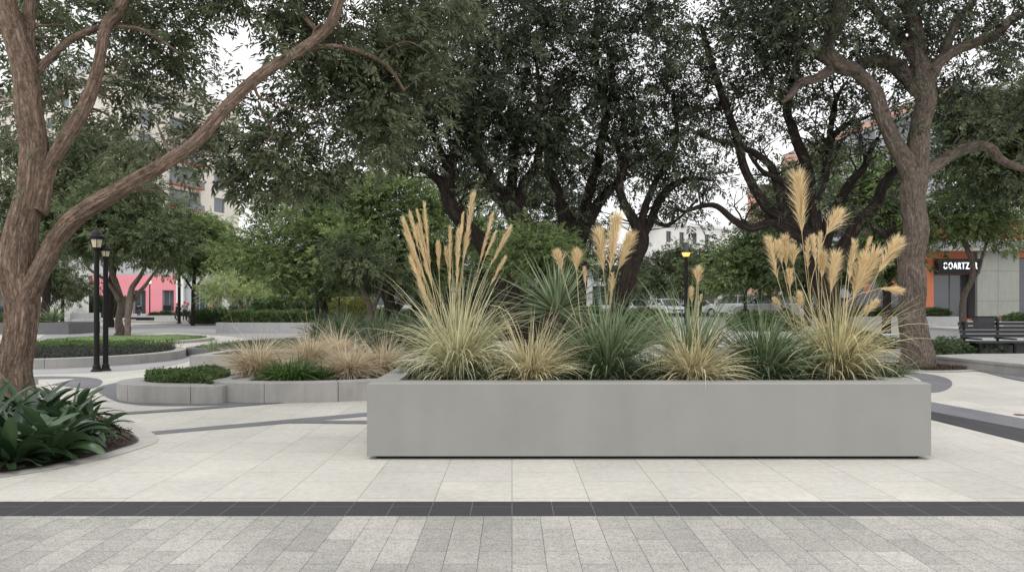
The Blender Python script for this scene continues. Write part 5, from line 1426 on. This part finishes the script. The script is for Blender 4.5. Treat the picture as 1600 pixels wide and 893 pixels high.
lamp('distant amber globe lamp above the silver car', (1137 - 800) / F * 58, 58, .6, 3.1, M['lamplit'], .27, .05, 'globe')
lamp('black lamp post under the bushy tree beside its trunk', (496 - 800) / F * 38, 38, 0, 4.2, None, .3, .11)
lamp('thin black lamp post right of the one by the bushy trunk', (530 - 800) / F * 40, 40, 0, 4.0, None, .26, .05)
lamp('black lamp post next to the people in the middle distance', (280 - 800) / F * 62, 62, 0, 5.0, None, .4, .13)
lamp('slim black lamp with a white globe in front of the pink wall', (234 - 800) / F * 86, 86, 0, 4.6, M['lampwhite'], .34, .07, 'globe')
lamp('black lamp post between the dense stems and the pampas grass', (653 - 800) / F * 42, 42, 0, 3.4, None, .26, .07)

# ------------------------------------------------------------------ black bench, box, bottle
r = empty('park_bench', (13.1, 20.4, 0.0), 'long black slatted bench seen from behind, on the right edge above the stone slab', 'bench')
q0 = Q(1503, 500, 20.6)
BX0 = (1505 - 800) / F * 20.6 - 13.1; BL = 3.6
b = MB()
for k in range(4): b.box(BX0, BX0 + BL, .30 + .035 * k, .345 + .035 * k, .60 + k * .112, .695 + k * .112)
b.build('backrest', M['blackwood'], r)
b = MB()
for k in range(5): b.box(BX0 + .02, BX0 + BL, -.32 + k * .125, -.21 + k * .125, .47, .51)
b.build('seat', M['blackwood'], r)
for sx in (0.1, 1.05, 2.0, 2.95):
    b = MB(); x0 = BX0 + sx
    b.box(x0, x0 + .06, .36, .40, .20, 1.05); b.box(x0, x0 + .06, -.34, .40, .42, .468); b.box(x0 + .001, x0 + .059, -.36, -.30, .0, .42)
    b.box(x0 - .02, x0 + .08, -.36, .45, .56 + .0, .60)
    b.build('frame', M['black'], r)
b = MB(); b.box(BX0 + .15, BX0 + 1.85, -.16, .30, 0, .465); b.build('base_block', M['blackwood'], r)
b = MB(); b.box(BX0 + 1.95, BX0 + BL, -.10, .18, 0, .465); b.build('base_block', M['black'], r)
r.location.z = 0.02
r = empty('black_box', (16.2, 25.4, .98), 'dark square box standing on the wall behind the bench', 'box')
b = MB(); b.box(-.62, .62, -.25, .25, 0, .50); b.build('case', M['blackwood'], r)
b = MB(); b.box(-.66, .66, -.28, .28, .50, .54); b.build('lid', M['black'], r)
r.location = Vector(((1537 - 800) / F * 27.0, 27.0, .66)); r.scale = (.48, .6, .8)
mb = MB(); mb.box(16.2, 18.36, 26.2, 28.6, 0, .66); mb.box(16.15, 18.38, 26.15, 28.65, .66, .70)
tagp(mb.build('serving_counter', M['conc_lt']), 'pale block carrying the dark box and small bottle behind the bench', 'counter')
r.location.z = .70
bx = (1562 - 800) / F * 27
r = empty('bottle', (bx, 27.0, .70), 'slim brown topped bottle with white base on the pale block', 'bottle')
b = MB(); b.lathe([(.12, 0), (.16, .04), (.16, .14), (.07, .22), (.05, .3)]); r.scale = (.8, .8, .8); b.build('base', M['white'], r)
b = MB(); b.lathe([(.05, .3), (.065, .4), (.03, .5), (.03, .56), (.001, .58)]); b.build('bottle_neck', plain('brown glass', (.12, .05, .03), .3), r)

# ------------------------------------------------------------------ cars
def car(label, x, y, z, rz, paint, kind='sedan', cat='car', group=None):
    r = empty('parked_car', (x, y, z), label, cat, group, rz)
    if kind == 'sedan':
        Lh, Wd = 2.25, .88
        low = [(-2.25, .32), (-2.25, .72), (-2.15, .90), (-1.5, .96), (-.1, .96), (.95, .92), (1.9, .78), (2.2, .66), (2.25, .34)]
        roof = [(-1.55, .96), (-1.0, 1.36), (-.6, 1.43), (.15, 1.43), (.5, 1.36), (1.15, .92)]
    else:
        Lh, Wd = 2.3, .92
        low = [(-2.3, .38), (-2.3, .85), (-2.25, 1.05), (-1.9, 1.08), (.1, 1.06), (1.1, 1.02), (2.0, .9), (2.28, .76), (2.3, .4)]
        roof = [(-2.22, 1.07), (-1.95, 1.58), (-1.4, 1.68), (.1, 1.68), (.5, 1.58), (1.25, 1.02)]
    def loft(mb, prof, secs, closed=True):
        n = len(prof); V = []
        for yy, inset, sc in secs:
            for (a, b_) in prof:
                cx = a * (1 - inset); V.append((cx, yy, b_ if sc == 1 else prof[0][1] + (b_ - prof[0][1]) * sc))
        m = len(secs)
        mb.add(V, [[i * n + j, (i + 1) * n + j, (i + 1) * n + (j + 1) % n, i * n + (j + 1) % n] for i in range(m - 1) for j in range(n)])
        mb.add(V[:n], [list(range(n))]); mb.add(V[-n:], [list(range(n))[::-1]])
    b = MB(); loft(b, low, [(-Wd, .03, .93), (-Wd * .93, .005, 1), (Wd * .93, .005, 1), (Wd, .03, .93)]); b.build('body', paint, r)
    b = MB(); loft(b, roof, [(-Wd * .80, .10, .9), (-Wd * .74, .04, 1), (Wd * .74, .04, 1), (Wd * .80, .10, .9)])
    cab = b.build('cabin', M['glass'], r)
    b = MB(); tp = [p for p in roof if p[1] > 1.3]
    x0, x1 = tp[0][0], tp[-1][0]; zt = max(p[1] for p in tp)
    b.prism([(x0 - .04, -Wd * .7), (x0 + .2, -Wd * .76), (x1 - .2, -Wd * .76), (x1 + .04, -Wd * .7), (x1 + .04, Wd * .7), (x1 - .2, Wd * .76), (x0 + .2, Wd * .76), (x0 - .04, Wd * .7)], zt - .05, zt + .03)
    for s in (-1, 1):
        for (a, c_) in ((roof[0], roof[1]), (roof[-1], roof[-2])):
            b.tube([(a[0], s * Wd * .79, a[1]), (c_[0], s * Wd * .745, c_[1] - .01)], .04, 6)
        xm = (x0 + x1) / 2 - .1
        b.tube([(xm, s * Wd * .83, roof[0][1]), (xm, s * Wd * .77, zt - .02)], .035, 6)
    b.build('roof', paint, r)
    wr = .32 if kind == 'sedan' else .36
    for sx in (-1.38, 1.4):
        for s in (-1, 1):
            b = MB(); V = []
            prof = [(wr * .6, .0), (wr, .0), (wr, .2), (wr * .6, .2)]
            a = np.arange(20) / 20 * 2 * np.pi
            for rr, yy in prof: V += [(sx + rr * math.cos(t), s * (Wd + .015) - s * yy, wr + rr * math.sin(t)) for t in a]
            b.add(V, [[k * 20 + i, k * 20 + (i + 1) % 20, (k + 1) * 20 + (i + 1) % 20, (k + 1) * 20 + i] for k in range(3) for i in range(20)])
            wh = b.build('wheel', M['tyre'], r)
            b = MB(); b.add([(sx + wr * .62 * math.cos(t), s * (Wd + .005), wr + wr * .62 * math.sin(t)) for t in a], [list(range(20))])
            b.build('rim', M['rim'], wh)
    for s in (-1, 1):
        zl = .66 if kind == 'sedan' else .78
        b = MB(); b.box(Lh - .16, Lh + .008, s * .62 - .17, s * .62 + .17, zl - .08, zl + .06); b.build('headlight', M['headlight'], r)
        b = MB(); b.box(-Lh - .012, -Lh + .25, s * .70 - .17, s * .70 + .17, zl + .02, zl + .24); b.build('tail_light', M['taillight'], r)
        b = MB(); b.box(.75, .92, s * (Wd + .1) - .1, s * (Wd + .1) + .1, roof[0][1] + .02, roof[0][1] + .15); b.build('mirror', paint, r)
    b = MB(); b.box(Lh - .05, Lh + .015, -.42, .42, .42, .60); b.build('grille', M['black'], r)
    b = MB(); b.box(Lh + .016, Lh + .03, -.26, .26, .40, .50); b.build('number_plate', M['white'], r)
    b = MB(); b.box(-Lh - .03, -Lh - .01, -.26, .26, .62, .73); b.build('number_plate', M['white'], r)
    return r
def cx(px, d): return (px - 800) / F * d
zr = .62
car('white sedan facing the viewer, left of the lit lamp post', cx(1041, 60), 60, .64, math.radians(-78), M['car_white'])
car('small white car further left, half behind the dark trunk', cx(990, 66), 66, .64, math.radians(-70), M['car_white'])
car('white hatchback parked far back between lamp and silver car', cx(1092, 76), 76, .64, math.radians(-60), M['car_white'])
car('silver estate car seen from the rear left with red tail light', cx(1146, 57), 57, .64, math.radians(132), M['car_silver'], 'suv')
car('silver van half hidden by the hedge, right of the silver estate car', cx(1192, 53), 53, .62, math.radians(172), M['car_silver'], 'suv')
car('dark car half hidden behind the tall pampas grass at right', cx(1350, 48), 48, .62, math.radians(175), M['car_dark'], 'suv')
car('black car mostly hidden between pampas plumes and hedge', cx(1315, 54), 54, .64, math.radians(180), M['car_dark'])
car('dark car at the extreme left edge behind the big trunk', cx(-5, 58), 58, .0, math.radians(100), M['car_dark'])
car('white car far behind the bushy trees, seen through thin trunks', cx(498, 88), 88, .0, math.radians(178), M['car_white'])

# ------------------------------------------------------------------ people
def person(label, x, y, z, Ht, face, jacket, legs, hair=None, step=.12, hat=None, sc=1.0, bag=False):
    r = empty('person', (x, y, z), label, 'person', None, face)
    k = Ht / 1.75
    def skin(name, pts, edges, rad, mat, root_i=0):
        me = bpy.data.meshes.new(name); me.from_pydata([tuple(k * c for c in p) for p in pts], edges, [])
        me.materials.append(mat)
        o = bpy.data.objects.new(name, me); COL.objects.link(o); o.parent = r
        mo = o.modifiers.new('skin', 'SKIN'); mo.use_smooth_shade = True
        sv = me.skin_vertices[0].data
        for i, v in enumerate(sv): v.radius = (rad[i] * k, rad[i] * k * (.8 if 3 > i > 0 else 1)); v.use_root = (i == root_i)
        s = o.modifiers.new('sub', 'SUBSURF'); s.levels = 2; s.render_levels = 2
        return o
    st = step
    P = [(0, 0, .95), (0, .0, 1.15), (0, 0, 1.38), (0, 0, 1.50), (0, -.02, 1.60), (0, -.01, 1.70),
         (-.19, 0, 1.42), (-.25, .04, 1.14), (-.22, -.10, .90), (.19, 0, 1.42), (.25, .04, 1.14), (.22, -.08, .90),
         (-.10, 0, .90), (-.10, -st, .50), (-.10, st * .3, .08), (-.10, st * .3 - .14, .03), (.10, 0, .90), (.10, st * .4, .50), (.10, st * 1.4, .08), (.10, st * 1.4 - .14, .03),
         (-.21, -.14, .82), (.21, -.12, .82)]
    E = [(0, 1), (1, 2), (2, 3), (3, 4), (4, 5), (2, 6), (6, 7), (7, 8), (8, 20), (2, 9), (9, 10), (10, 11), (11, 21), (0, 12), (12, 13), (13, 14), (14, 15), (0, 16), (16, 17), (17, 18), (18, 19)]
    rad = [.14, .13, .15, .05, .09, .075, .06, .045, .035, .06, .045, .035, .09, .06, .042, .04, .09, .06, .042, .04, .03, .03]
    skin('body', P, E, rad, M['skin'])
    skin('jacket', P[:3] + P[6:12], [(0, 1), (1, 2), (2, 3), (3, 4), (4, 5), (2, 6), (6, 7), (7, 8)], [.165, .155, .17, .075, .06, .05, .075, .06, .05], jacket)
    skin('trousers', [P[0]] + P[12:15] + P[16:19], [(0, 1), (1, 2), (2, 3), (0, 4), (4, 5), (5, 6)], [.15, .105, .078, .058, .105, .078, .058], legs)
    mb = MB(); mb.lathe([(.07, 1.53), (.108, 1.60), (.112, 1.68), (.09, 1.75), (.04, 1.785), (.001, 1.79)], (0, .02, 0), 14)
    o = mb.build('hair' if not hat else 'cap', hat or M['hair'], r, True); o.scale = (k, k, k)
    for sx in (-.1, .1):
        mb = MB(); yy = st * .3 if sx < 0 else st * 1.4
        mb.lathe([(.05, 0), (.055, .03), (.05, .09), (.04, .12)], (sx, yy, 0), 10); mb.box(sx - .045, sx + .045, yy - .2, yy, 0, .06)
        o = mb.build('shoe', M['cloth_black'], r); o.scale = (k, k, k)
    if bag:
        mb = MB(); mb.lathe([(.10, 1.0), (.15, 1.06), (.16, 1.3), (.12, 1.42), (.05, 1.46)], (0, .2, 0), 12); o = mb.build('backpack', M['cloth_black'], r); o.scale = (k, k, k)
    return r
person('person in black top and dark jeans standing with back turned behind the forked tree', cx(217, 77), 77, .05, 1.75, math.pi, M['cloth_black'], M['cloth_blue'], step=.02)
person('person in dark jacket with reddish cap walking left in the group', cx(275, 66), 66.2, .05, 1.72, math.radians(-80), M['cloth_black'], M['cloth_black'], step=.22, hat=M['cloth_red'], bag=True)
person('person in grey top with black backpack in the group, right of the lamp post', cx(287, 65), 65.2, .2, 1.72, math.radians(20), M['cloth_grey'], M['cloth_black'], step=.1, hat=M['cloth_red'], bag=True)
person('person in pale top half behind the grey topped one', cx(292, 67), 67.2, .05, 1.76, math.radians(200), M['white'], M['cloth_black'], step=.1, hat=M['cloth_red'])
person('person in black with red scarf standing alone right of the group, behind the dark hedge', cx(329, 78), 78, .05, 1.7, math.radians(60), M['cloth_black'], M['cloth_black'], step=.05, hat=M['cloth_red'])

# ------------------------------------------------------------------ buildings
def wall_grid(mb_wall, M4, L, H, wins, depth=.25, t=.4):
    """a wall of length L height H (local x along, z up, y outwards negative) with rectangular openings; returns nothing"""
    xs = sorted({0, L, *[w_[0] for w_ in wins], *[w_[1] for w_ in wins]})
    zs = sorted({0, H, *[w_[2] for w_ in wins], *[w_[3] for w_ in wins]})
    for i in range(len(xs) - 1):
        for j in range(len(zs) - 1):
            a, b_, c, d_ = xs[i], xs[i + 1], zs[j], zs[j + 1]
            mx_, mz = (a + b_) / 2, (c + d_) / 2
            if any(w_[0] < mx_ < w_[1] and w_[2] < mz < w_[3] for w_ in wins): continue
            V = [M4 @ Vector(p) for p in ((a, 0, c), (b_, 0, c), (b_, 0, d_), (a, 0, d_))]
            mb_wall.add([tuple(v) for v in V], [[0, 1, 2, 3]])
    for (a, b_, c, d_) in wins:
        P = [(a, 0, c), (b_, 0, c), (b_, 0, d_), (a, 0, d_)]
        Pb = [(p[0], depth, p[2]) for p in P]
        V = [tuple(M4 @ Vector(p)) for p in P + Pb]
        mb_wall.add(V, [[k, (k + 1) % 4, 4 + (k + 1) % 4, 4 + k] for k in range(4)])

def window(root, M4, a, b_, c, d_, depth=.2, nx=2, nz=1, glass=None, frame=None, bar=.06, name='window'):
    f = MB(); y0_, y1_ = depth - .06, depth - .005
    f.box(a, b_, y0_, y1_, c, c + bar, M4); f.box(a, b_, y0_, y1_, d_ - bar, d_, M4)
    for k in range(nx + 1):
        x = a + (b_ - a - bar) * k / nx; f.box(x, x + bar, y0_ + .002, y1_ - .002, c + bar, d_ - bar, M4)
    for k in range(1, nz):
        z = c + (d_ - c) * k / nz; f.box(a + bar, b_ - bar, y0_ + .004, y1_ - .004, z - bar / 2, z + bar / 2, M4)
    fo = f.build(name, frame or M['frame'], root)
    g = MB(); g.add([tuple(M4 @ Vector(p)) for p in ((a, depth - .03, c), (b_, depth - .03, c), (b_, depth - .03, d_), (a, depth - .03, d_))], [[0, 1, 2, 3]])
    g.build('pane', glass or M['glass_b'], fo)
    return fo

def facade_matrix(p0, p1):
    """local frame: x from p0 to p1, y into the building"""
    v = Vector((p1[0] - p0[0], p1[1] - p0[1], 0)); L = v.length; v.normalize()
    yv = Vector((-v.y, v.x, 0))
    Mx = Matrix(((v.x, yv.x, 0, p0[0]), (v.y, yv.y, 0, p0[1]), (0, 0, 1, 0), (0, 0, 0, 1)))
    return Mx, L

# tall cream block, upper left
p0, p1, p2 = (-55.6, 106), (-47.5, 128.0), (-90.0, 122.0)
r = empty('apartment_block', (0, 0, 0), 'tall cream apartment block with recessed balconies behind the left trees', 'building')
Mx, L = facade_matrix(p0, p1)
wl = MB(); H = 35.2
wins = []
for fl in range(9):
    zb = 2.0 + fl * 3.7
    if fl < 8: wins += [(2.2, 4.6, zb + .4, zb + 2.8), (8.0, 14.5, zb, zb + 3.0), (17.5, 20.0, zb + .4, zb + 2.8)]
    else: wins += [(1.0, 13.5, zb + .4, zb + 1.8)]
wall_grid(wl, Mx, L, H, wins, .9)
M2, L2 = facade_matrix(p2, p0)
wins2 = [(2 + 3.6 * k, 3.8 + 3.6 * k, 2.2 + 2.95 * f_, 3.9 + 2.95 * f_) for k in range(8) for f_ in range(3, 11)]
wall_grid(wl, M2, L2, H - 1.2, wins2, .35)
wl.build('wall', M['cream'], r)
b = MB(); b.prism([(p0[0] - .3, p0[1] - .3), (p1[0] + .3, p1[1] - .2), (p1[0] - 6, p1[1] + 4), (p2[0], p2[1])], H, H + .9); b.build('roof', M['cream'], r)
b = MB(); b.prism([(-62, 114), (-57, 122), (-72, 126), (-76, 118)], H + .9, H + 4.0); b.build('roof_block', M['greywall_lt'], r)
for a, b_, c, d_ in wins:
    big = b_ - a > 5 and b_ - a < 8
    window(r, Mx, a, b_, c, d_, .85 if big else .3, 3 if big else (8 if b_ - a > 8 else 1), 1, M['glass_b'])
    if big:
        bl = MB(); bl.box(a - .2, b_ + .2, -.7, .0, c - .22, c - .02, Mx); bo = bl.build('balcony', M['cream'] if (int(c) % 2) else M['red'], r)
        bl = MB(); bl.box(a - .15, b_ + .15, -.68, -.64, c - .0, c + .95, Mx); bl.build('railing', M['glass_b'], bo)
for a, b_, c, d_ in wins2: window(r, M2, a, b_, c, d_, .3, 1, 1, M['glass_b'])

# ground-floor row with pink front
r = empty('shop_row', (0, 0, 0), 'low building row with pink front and white pillars beyond the plaza', 'building')
Mx, L = facade_matrix((-72, 92), (-22, 92))
def ux(px, d=92): return (px - 800) / F * d + 72
H = 9.0; wl = MB()
ops = [(ux(134), ux(150), .5, 3.6), (ux(173), ux(190), .9, 3.5), (ux(208), ux(228), .5, 3.5), (ux(254), ux(272), .9, 3.5)]
wall_grid(wl, Matrix.Translation((0, 0, 0)) @ Mx, L, H, ops + [(ux(300), ux(349), 1.0, 4.2), (ux(360), ux(425), .4, 4.2)], .5)
wl.build('wall', M['greywall_lt'], r)
b = MB(); # pink front skin, set proud of the wall
Mp = Mx @ Matrix.Translation((ux(131), -.06, 0)); wp = [(a - ux(131), b_ - ux(131), c, d_) for a, b_, c, d_ in ops]
wall_grid(b, Mp, ux(279) - ux(131), 5.4, wp, .08); b.build('pink_front', M['pink'], r)
b = MB()
for px in (129, 283, 354):
    b = MB(); b.box(ux(px - 5), ux(px + 6), -.5, -.07, 0, 5.2, Mx); b.build('pillar', M['white'], r)
b = MB(); b.box(ux(113), ux(123), -.3, -.07, 0, 5.0, Mx); b.build('red_panel', M['red'], r)
for k, (a, b_, c, d_) in enumerate(ops): window(r, Mx, a, b_, c, d_, .45, 2, 1 if k else 2, M['glass'] if k != 3 else M['glass_b'], M['greywall'])
window(r, Mx, ux(300), ux(349), 1.0, 4.2, .4, 5, 1, M['glass'], M['greywall'])
window(r, Mx, ux(360), ux(425), .4, 4.2, .4, 6, 1, M['glass'], M['greywall'])
b = MB(); b.box(ux(131), ux(425), -1.2, -.51, 0, .55, Mx); b.build('plinth', M['conc_lt'], r)
b = MB(); b.box(0, L, -.1, 8, H, H + .3, Mx); b.build('roof', M['greywall'], r)
b = MB(); b.box(ux(258), ux(268), -.45, -.2, .55, 1.6, Mx); b.build('meter_box', M['black'], r)
# white wall block near the trunk
r = empty('corner_building', (0, 0, 0), 'white rendered corner building just right of the big trunk', 'building')
Mx, L = facade_matrix((-62, 66), (-41.4, 66)); wl = MB()
wins = [(2 + 4.2 * k, 4.6 + 4.2 * k, .3, 3.4) for k in range(4)]
wall_grid(wl, Mx, L, 5.2, wins, .3); wl.add([tuple(Mx @ Vector(p)) for p in ((L, 0, 0), (L, 6, 0), (L, 6, 5.2), (L, 0, 5.2))], [[0, 1, 2, 3]]); wl.build('wall', M['white'], r)
for a, b_, c, d_ in wins: window(r, Mx, a, b_, c, d_, .28, 2, 1, M['glass'])
b = MB(); b.box(-.2, L + .2, -.2, 6.2, 5.2, 5.5, Mx); b.build('roof', M['greywall_lt'], r)

# long low grey building behind the centre trees
r = empty('low_building', (0, 0, 0), 'long low grey building seen between trunks behind the bushy trees', 'building')
Mx, L = facade_matrix((-26, 98), (36, 98)); wl = MB()
wins = [(1.5 + 4.4 * k, 4.6 + 4.4 * k, 1.6, 4.2) for k in range(13)]
wall_grid(wl, Mx, L, 6.4, wins, .3); wl.build('wall', M['greywall_lt'], r)
for k, (a, b_, c, d_) in enumerate(wins): window(r, Mx, a, b_, c, d_, .28, 3, 1, M['glass'] if k % 3 else M['glass_b'], M['greywall'])
b = MB(); b.box(-.3, L + .3, -.5, 8, 6.4, 6.9, Mx); b.build('roof', M['greywall'], r)
b = MB(); b.box(0, L, -.12, .0, 0, 1.2, Mx); b.build('plinth', M['conc_dk'], r)

# distant white building, right of centre
r = empty('apartment_block', (0, 0, 0), 'distant white apartment building with small balcony above the street trees', 'building')
p0, p1 = ((1030 - 800) / F * 112, 112), ((1150 - 800) / F * 122, 122)
Mx, L = facade_matrix(p0, p1); wl = MB(); H = 14.0
wins = [(1.5 + 2.9 * k, 2.6 + 2.9 * k, 2.3 + 3.0 * f_, 4.0 + 3.0 * f_) for k in range(4) for f_ in range(4)]
wall_grid(wl, Mx, L, H, wins, .3)
wall_grid(wl, facade_matrix((p0[0] - 3, p0[1] + 14), p0)[0], 14.3, H, [], .3)
wl.build('wall', M['white'], r)
for a, b_, c, d_ in wins: window(r, Mx, a, b_, c, d_, .28, 2, 1, M['glass'])
b = MB(); b.box(-.4, L + .4, -.4, 8, H, H + .4, Mx); b.build('roof', M['white'], r)
b = MB(); b.box(L * .55, L * .78, -1.2, -.01, 9.0, 10.2, Mx); b.build('balcony', M['white'], r)
b = MB(); b.box(L * .88, L, -1.6, -.01, 0, 10.6, Mx); b.build('bay', M['salmon'], r)

# salmon and grey block, running towards the viewer at the right
r = empty('apartment_block', (0, 0, 0), 'large salmon and grey block receding behind the right-hand trees', 'building')
p0, p1 = (27.6, 75.0), (30.5, 51.0)
Mx, L = facade_matrix(p0, p1); wl = MB(); H = 16.6
wins = [(3.5 + 4.6 * k, 6.2 + 4.6 * k, 1.6 + 3.1 * f_, 3.5 + 3.1 * f_) for k in range(4) for f_ in range(1, 5)]
wall_grid(wl, Mx, L, H, wins, .35); wl.build('wall', M['greywall_lt'], r)
b = MB(); b.box(-.1, 3.19, -.15, -.01, 0, H + .02, Mx); b.build('salmon_panel', M['salmon'], r)
b = MB(); b.box(3.2, L, -.15, -.01, H - .45, H + .02, Mx); b.build('salmon_parapet', M['salmon'], r)
for a, b_, c, d_ in wins:
    if a > 4.6: window(r, Mx, a, b_, c, d_, .3, 2, 1, M['glass_b'])
b = MB(); b.box(0, L, 0, 14, H, H + .3, Mx); b.build('roof', M['greywall'], r)
b = MB(); M3, L3 = facade_matrix((27.6 + 14, 77), p0)
wall_grid(b, M3, L3, H, [], .3); b.build('end_wall', M['salmon'], r)
r2 = empty('annex_building', (0, 0, 0), 'low salmon annex with flat parapet left of the salmon block', 'building')
Mx, L = facade_matrix((25.6, 80), (28.4, 79)); b = MB(); b.box(0, L, 0, 6, 0, 14.3, Mx); b.build('wall', M['salmon'], r2)
b = MB(); b.box(-.1, L, -.1, 6, 14.3, 14.6, Mx); b.build('parapet', M['greywall_lt'], r2)

# shop at right with the lit sign
YS = 49.0
r = empty('shop_building', (0, 0, 0), 'orange and grey shop front with a lit white sign at the far right', 'building')
def sx(px): return (px - 800) / F * YS
def szz(py): return EYE - (py - HZ) * YS / F
X0 = sx(1352); Mx, L = facade_matrix((X0, YS), (sx(1790), YS))
wl = MB(); H = 7.2
ops = [(sx(1459) - X0, sx(1521) - X0, .65, szz(428)), (sx(1587) - X0, sx(1660) - X0, .65, szz(402)), (sx(1360) - X0, sx(1392) - X0, .7, szz(420))]
wall_grid(wl, Mx, L, H, ops, .6)
wl.build('wall', M['orange'], r)
b = MB()
mpan = concrete('panel concrete', (0.30, 0.31, 0.28), .1)
b.box(sx(1522) - X0, sx(1587) - X0 - .003, -.35, -.01, 0, szz(393), Mx); b.build('grey_panel', mpan, r)
b = MB(); b.box(sx(1518.5) - X0, sx(1521.8) - X0, -.352, .42, 0, szz(428) - .01, Mx); b.build('door_jamb', M['frame'], r)
b = MB(); b.box(sx(1660) - X0, L, -.35, -.01, 0, szz(393), Mx); b.build('grey_panel', mpan, r)
b = MB(); b.box(sx(1440) - X0, L, -.9, -.36, szz(393) + .003, szz(376), Mx); b.build('canopy', M['greywall'], r)
b = MB(); b.box(sx(1522) - X0 + 1.36, sx(1522) - X0 + 1.38, -.353, -.349, .6, szz(393) - .02, Mx)
b.box(sx(1522) - X0, sx(1587) - X0, -.353, -.349, szz(424) , szz(424) + .02, Mx); b.box(sx(1522) - X0, sx(1587) - X0, -.353, -.349, szz(470), szz(470) + .02, Mx); b.build('panel_joints', M['frame'], r)
for k, (a, b_, c, d_) in enumerate(ops): window(r, Mx, a, b_, c, d_, .5, 2 if k != 1 else 3, 1, M['glass'], M['frame'], name='shop_window' if k else 'shop_door')
b = MB(); b.box(sx(1457) - X0, sx(1521) - X0, -.7, -.2, szz(428), szz(405), Mx); sb = b.build('sign_board', M['black'], r)
b = MB(); b.box(-.2, L + .2, -.3, 12, H, H + .4, Mx); b.build('roof', M['greywall'], r)
fc = bpy.data.curves.new('sign_letters', 'FONT'); fc.body = 'OOARTZAR'; fc.size = .62; fc.extrude = .03; fc.offset = 0; fc.space_character = 1.25
fc.align_x = 'CENTER'; fc.align_y = 'CENTER'
tmp = bpy.data.objects.new('tmp_text', fc); COL.objects.link(tmp)
dg = bpy.context.evaluated_depsgraph_get(); dg.update()
me = bpy.data.meshes.new_from_object(tmp.evaluated_get(dg)); bpy.data.objects.remove(tmp)
me.transform(Matrix.Translation((sx(1490), YS - .735, szz(416.5))) @ Matrix.Rotation(math.radians(90), 4, 'X'))
me.materials.clear(); me.materials.append(M['signlit'])
wdt = max(v.co.x for v in me.vertices) - min(v.co.x for v in me.vertices)
cxm = sx(1490); s_ = (sx(1517) - sx(1465)) / wdt
for v in me.vertices: v.co.x = cxm + (v.co.x - cxm) * s_
lo = bpy.data.objects.new('sign_letters', me); COL.objects.link(lo); lo.parent = sb

# round red sign over the far cars
r = empty('round_sign', (cx(1003, 68), 68, .6), 'round red sign on a post above the small white car', 'sign')
b = MB(); b.tube([(0, 0, 0), (0, 0, 2.2)], .04, 8); b.build('post', M['black'], r)
b = MB(); a = np.arange(24) / 24 * 2 * np.pi
V = [(.36 * math.cos(t), -.05, 2.25 + .36 * math.sin(t)) for t in a] + [(.36 * math.cos(t), -.02, 2.25 + .36 * math.sin(t)) for t in a]
b.add(V, [[k, (k + 1) % 24, 24 + (k + 1) % 24, 24 + k][::-1] for k in range(24)]); b.add(V[:24], [list(range(24))]); b.add(V[24:], [list(range(24))[::-1]])
b.build('sign_face', plain('red sign face', (.5, .05, .04), .5), r)
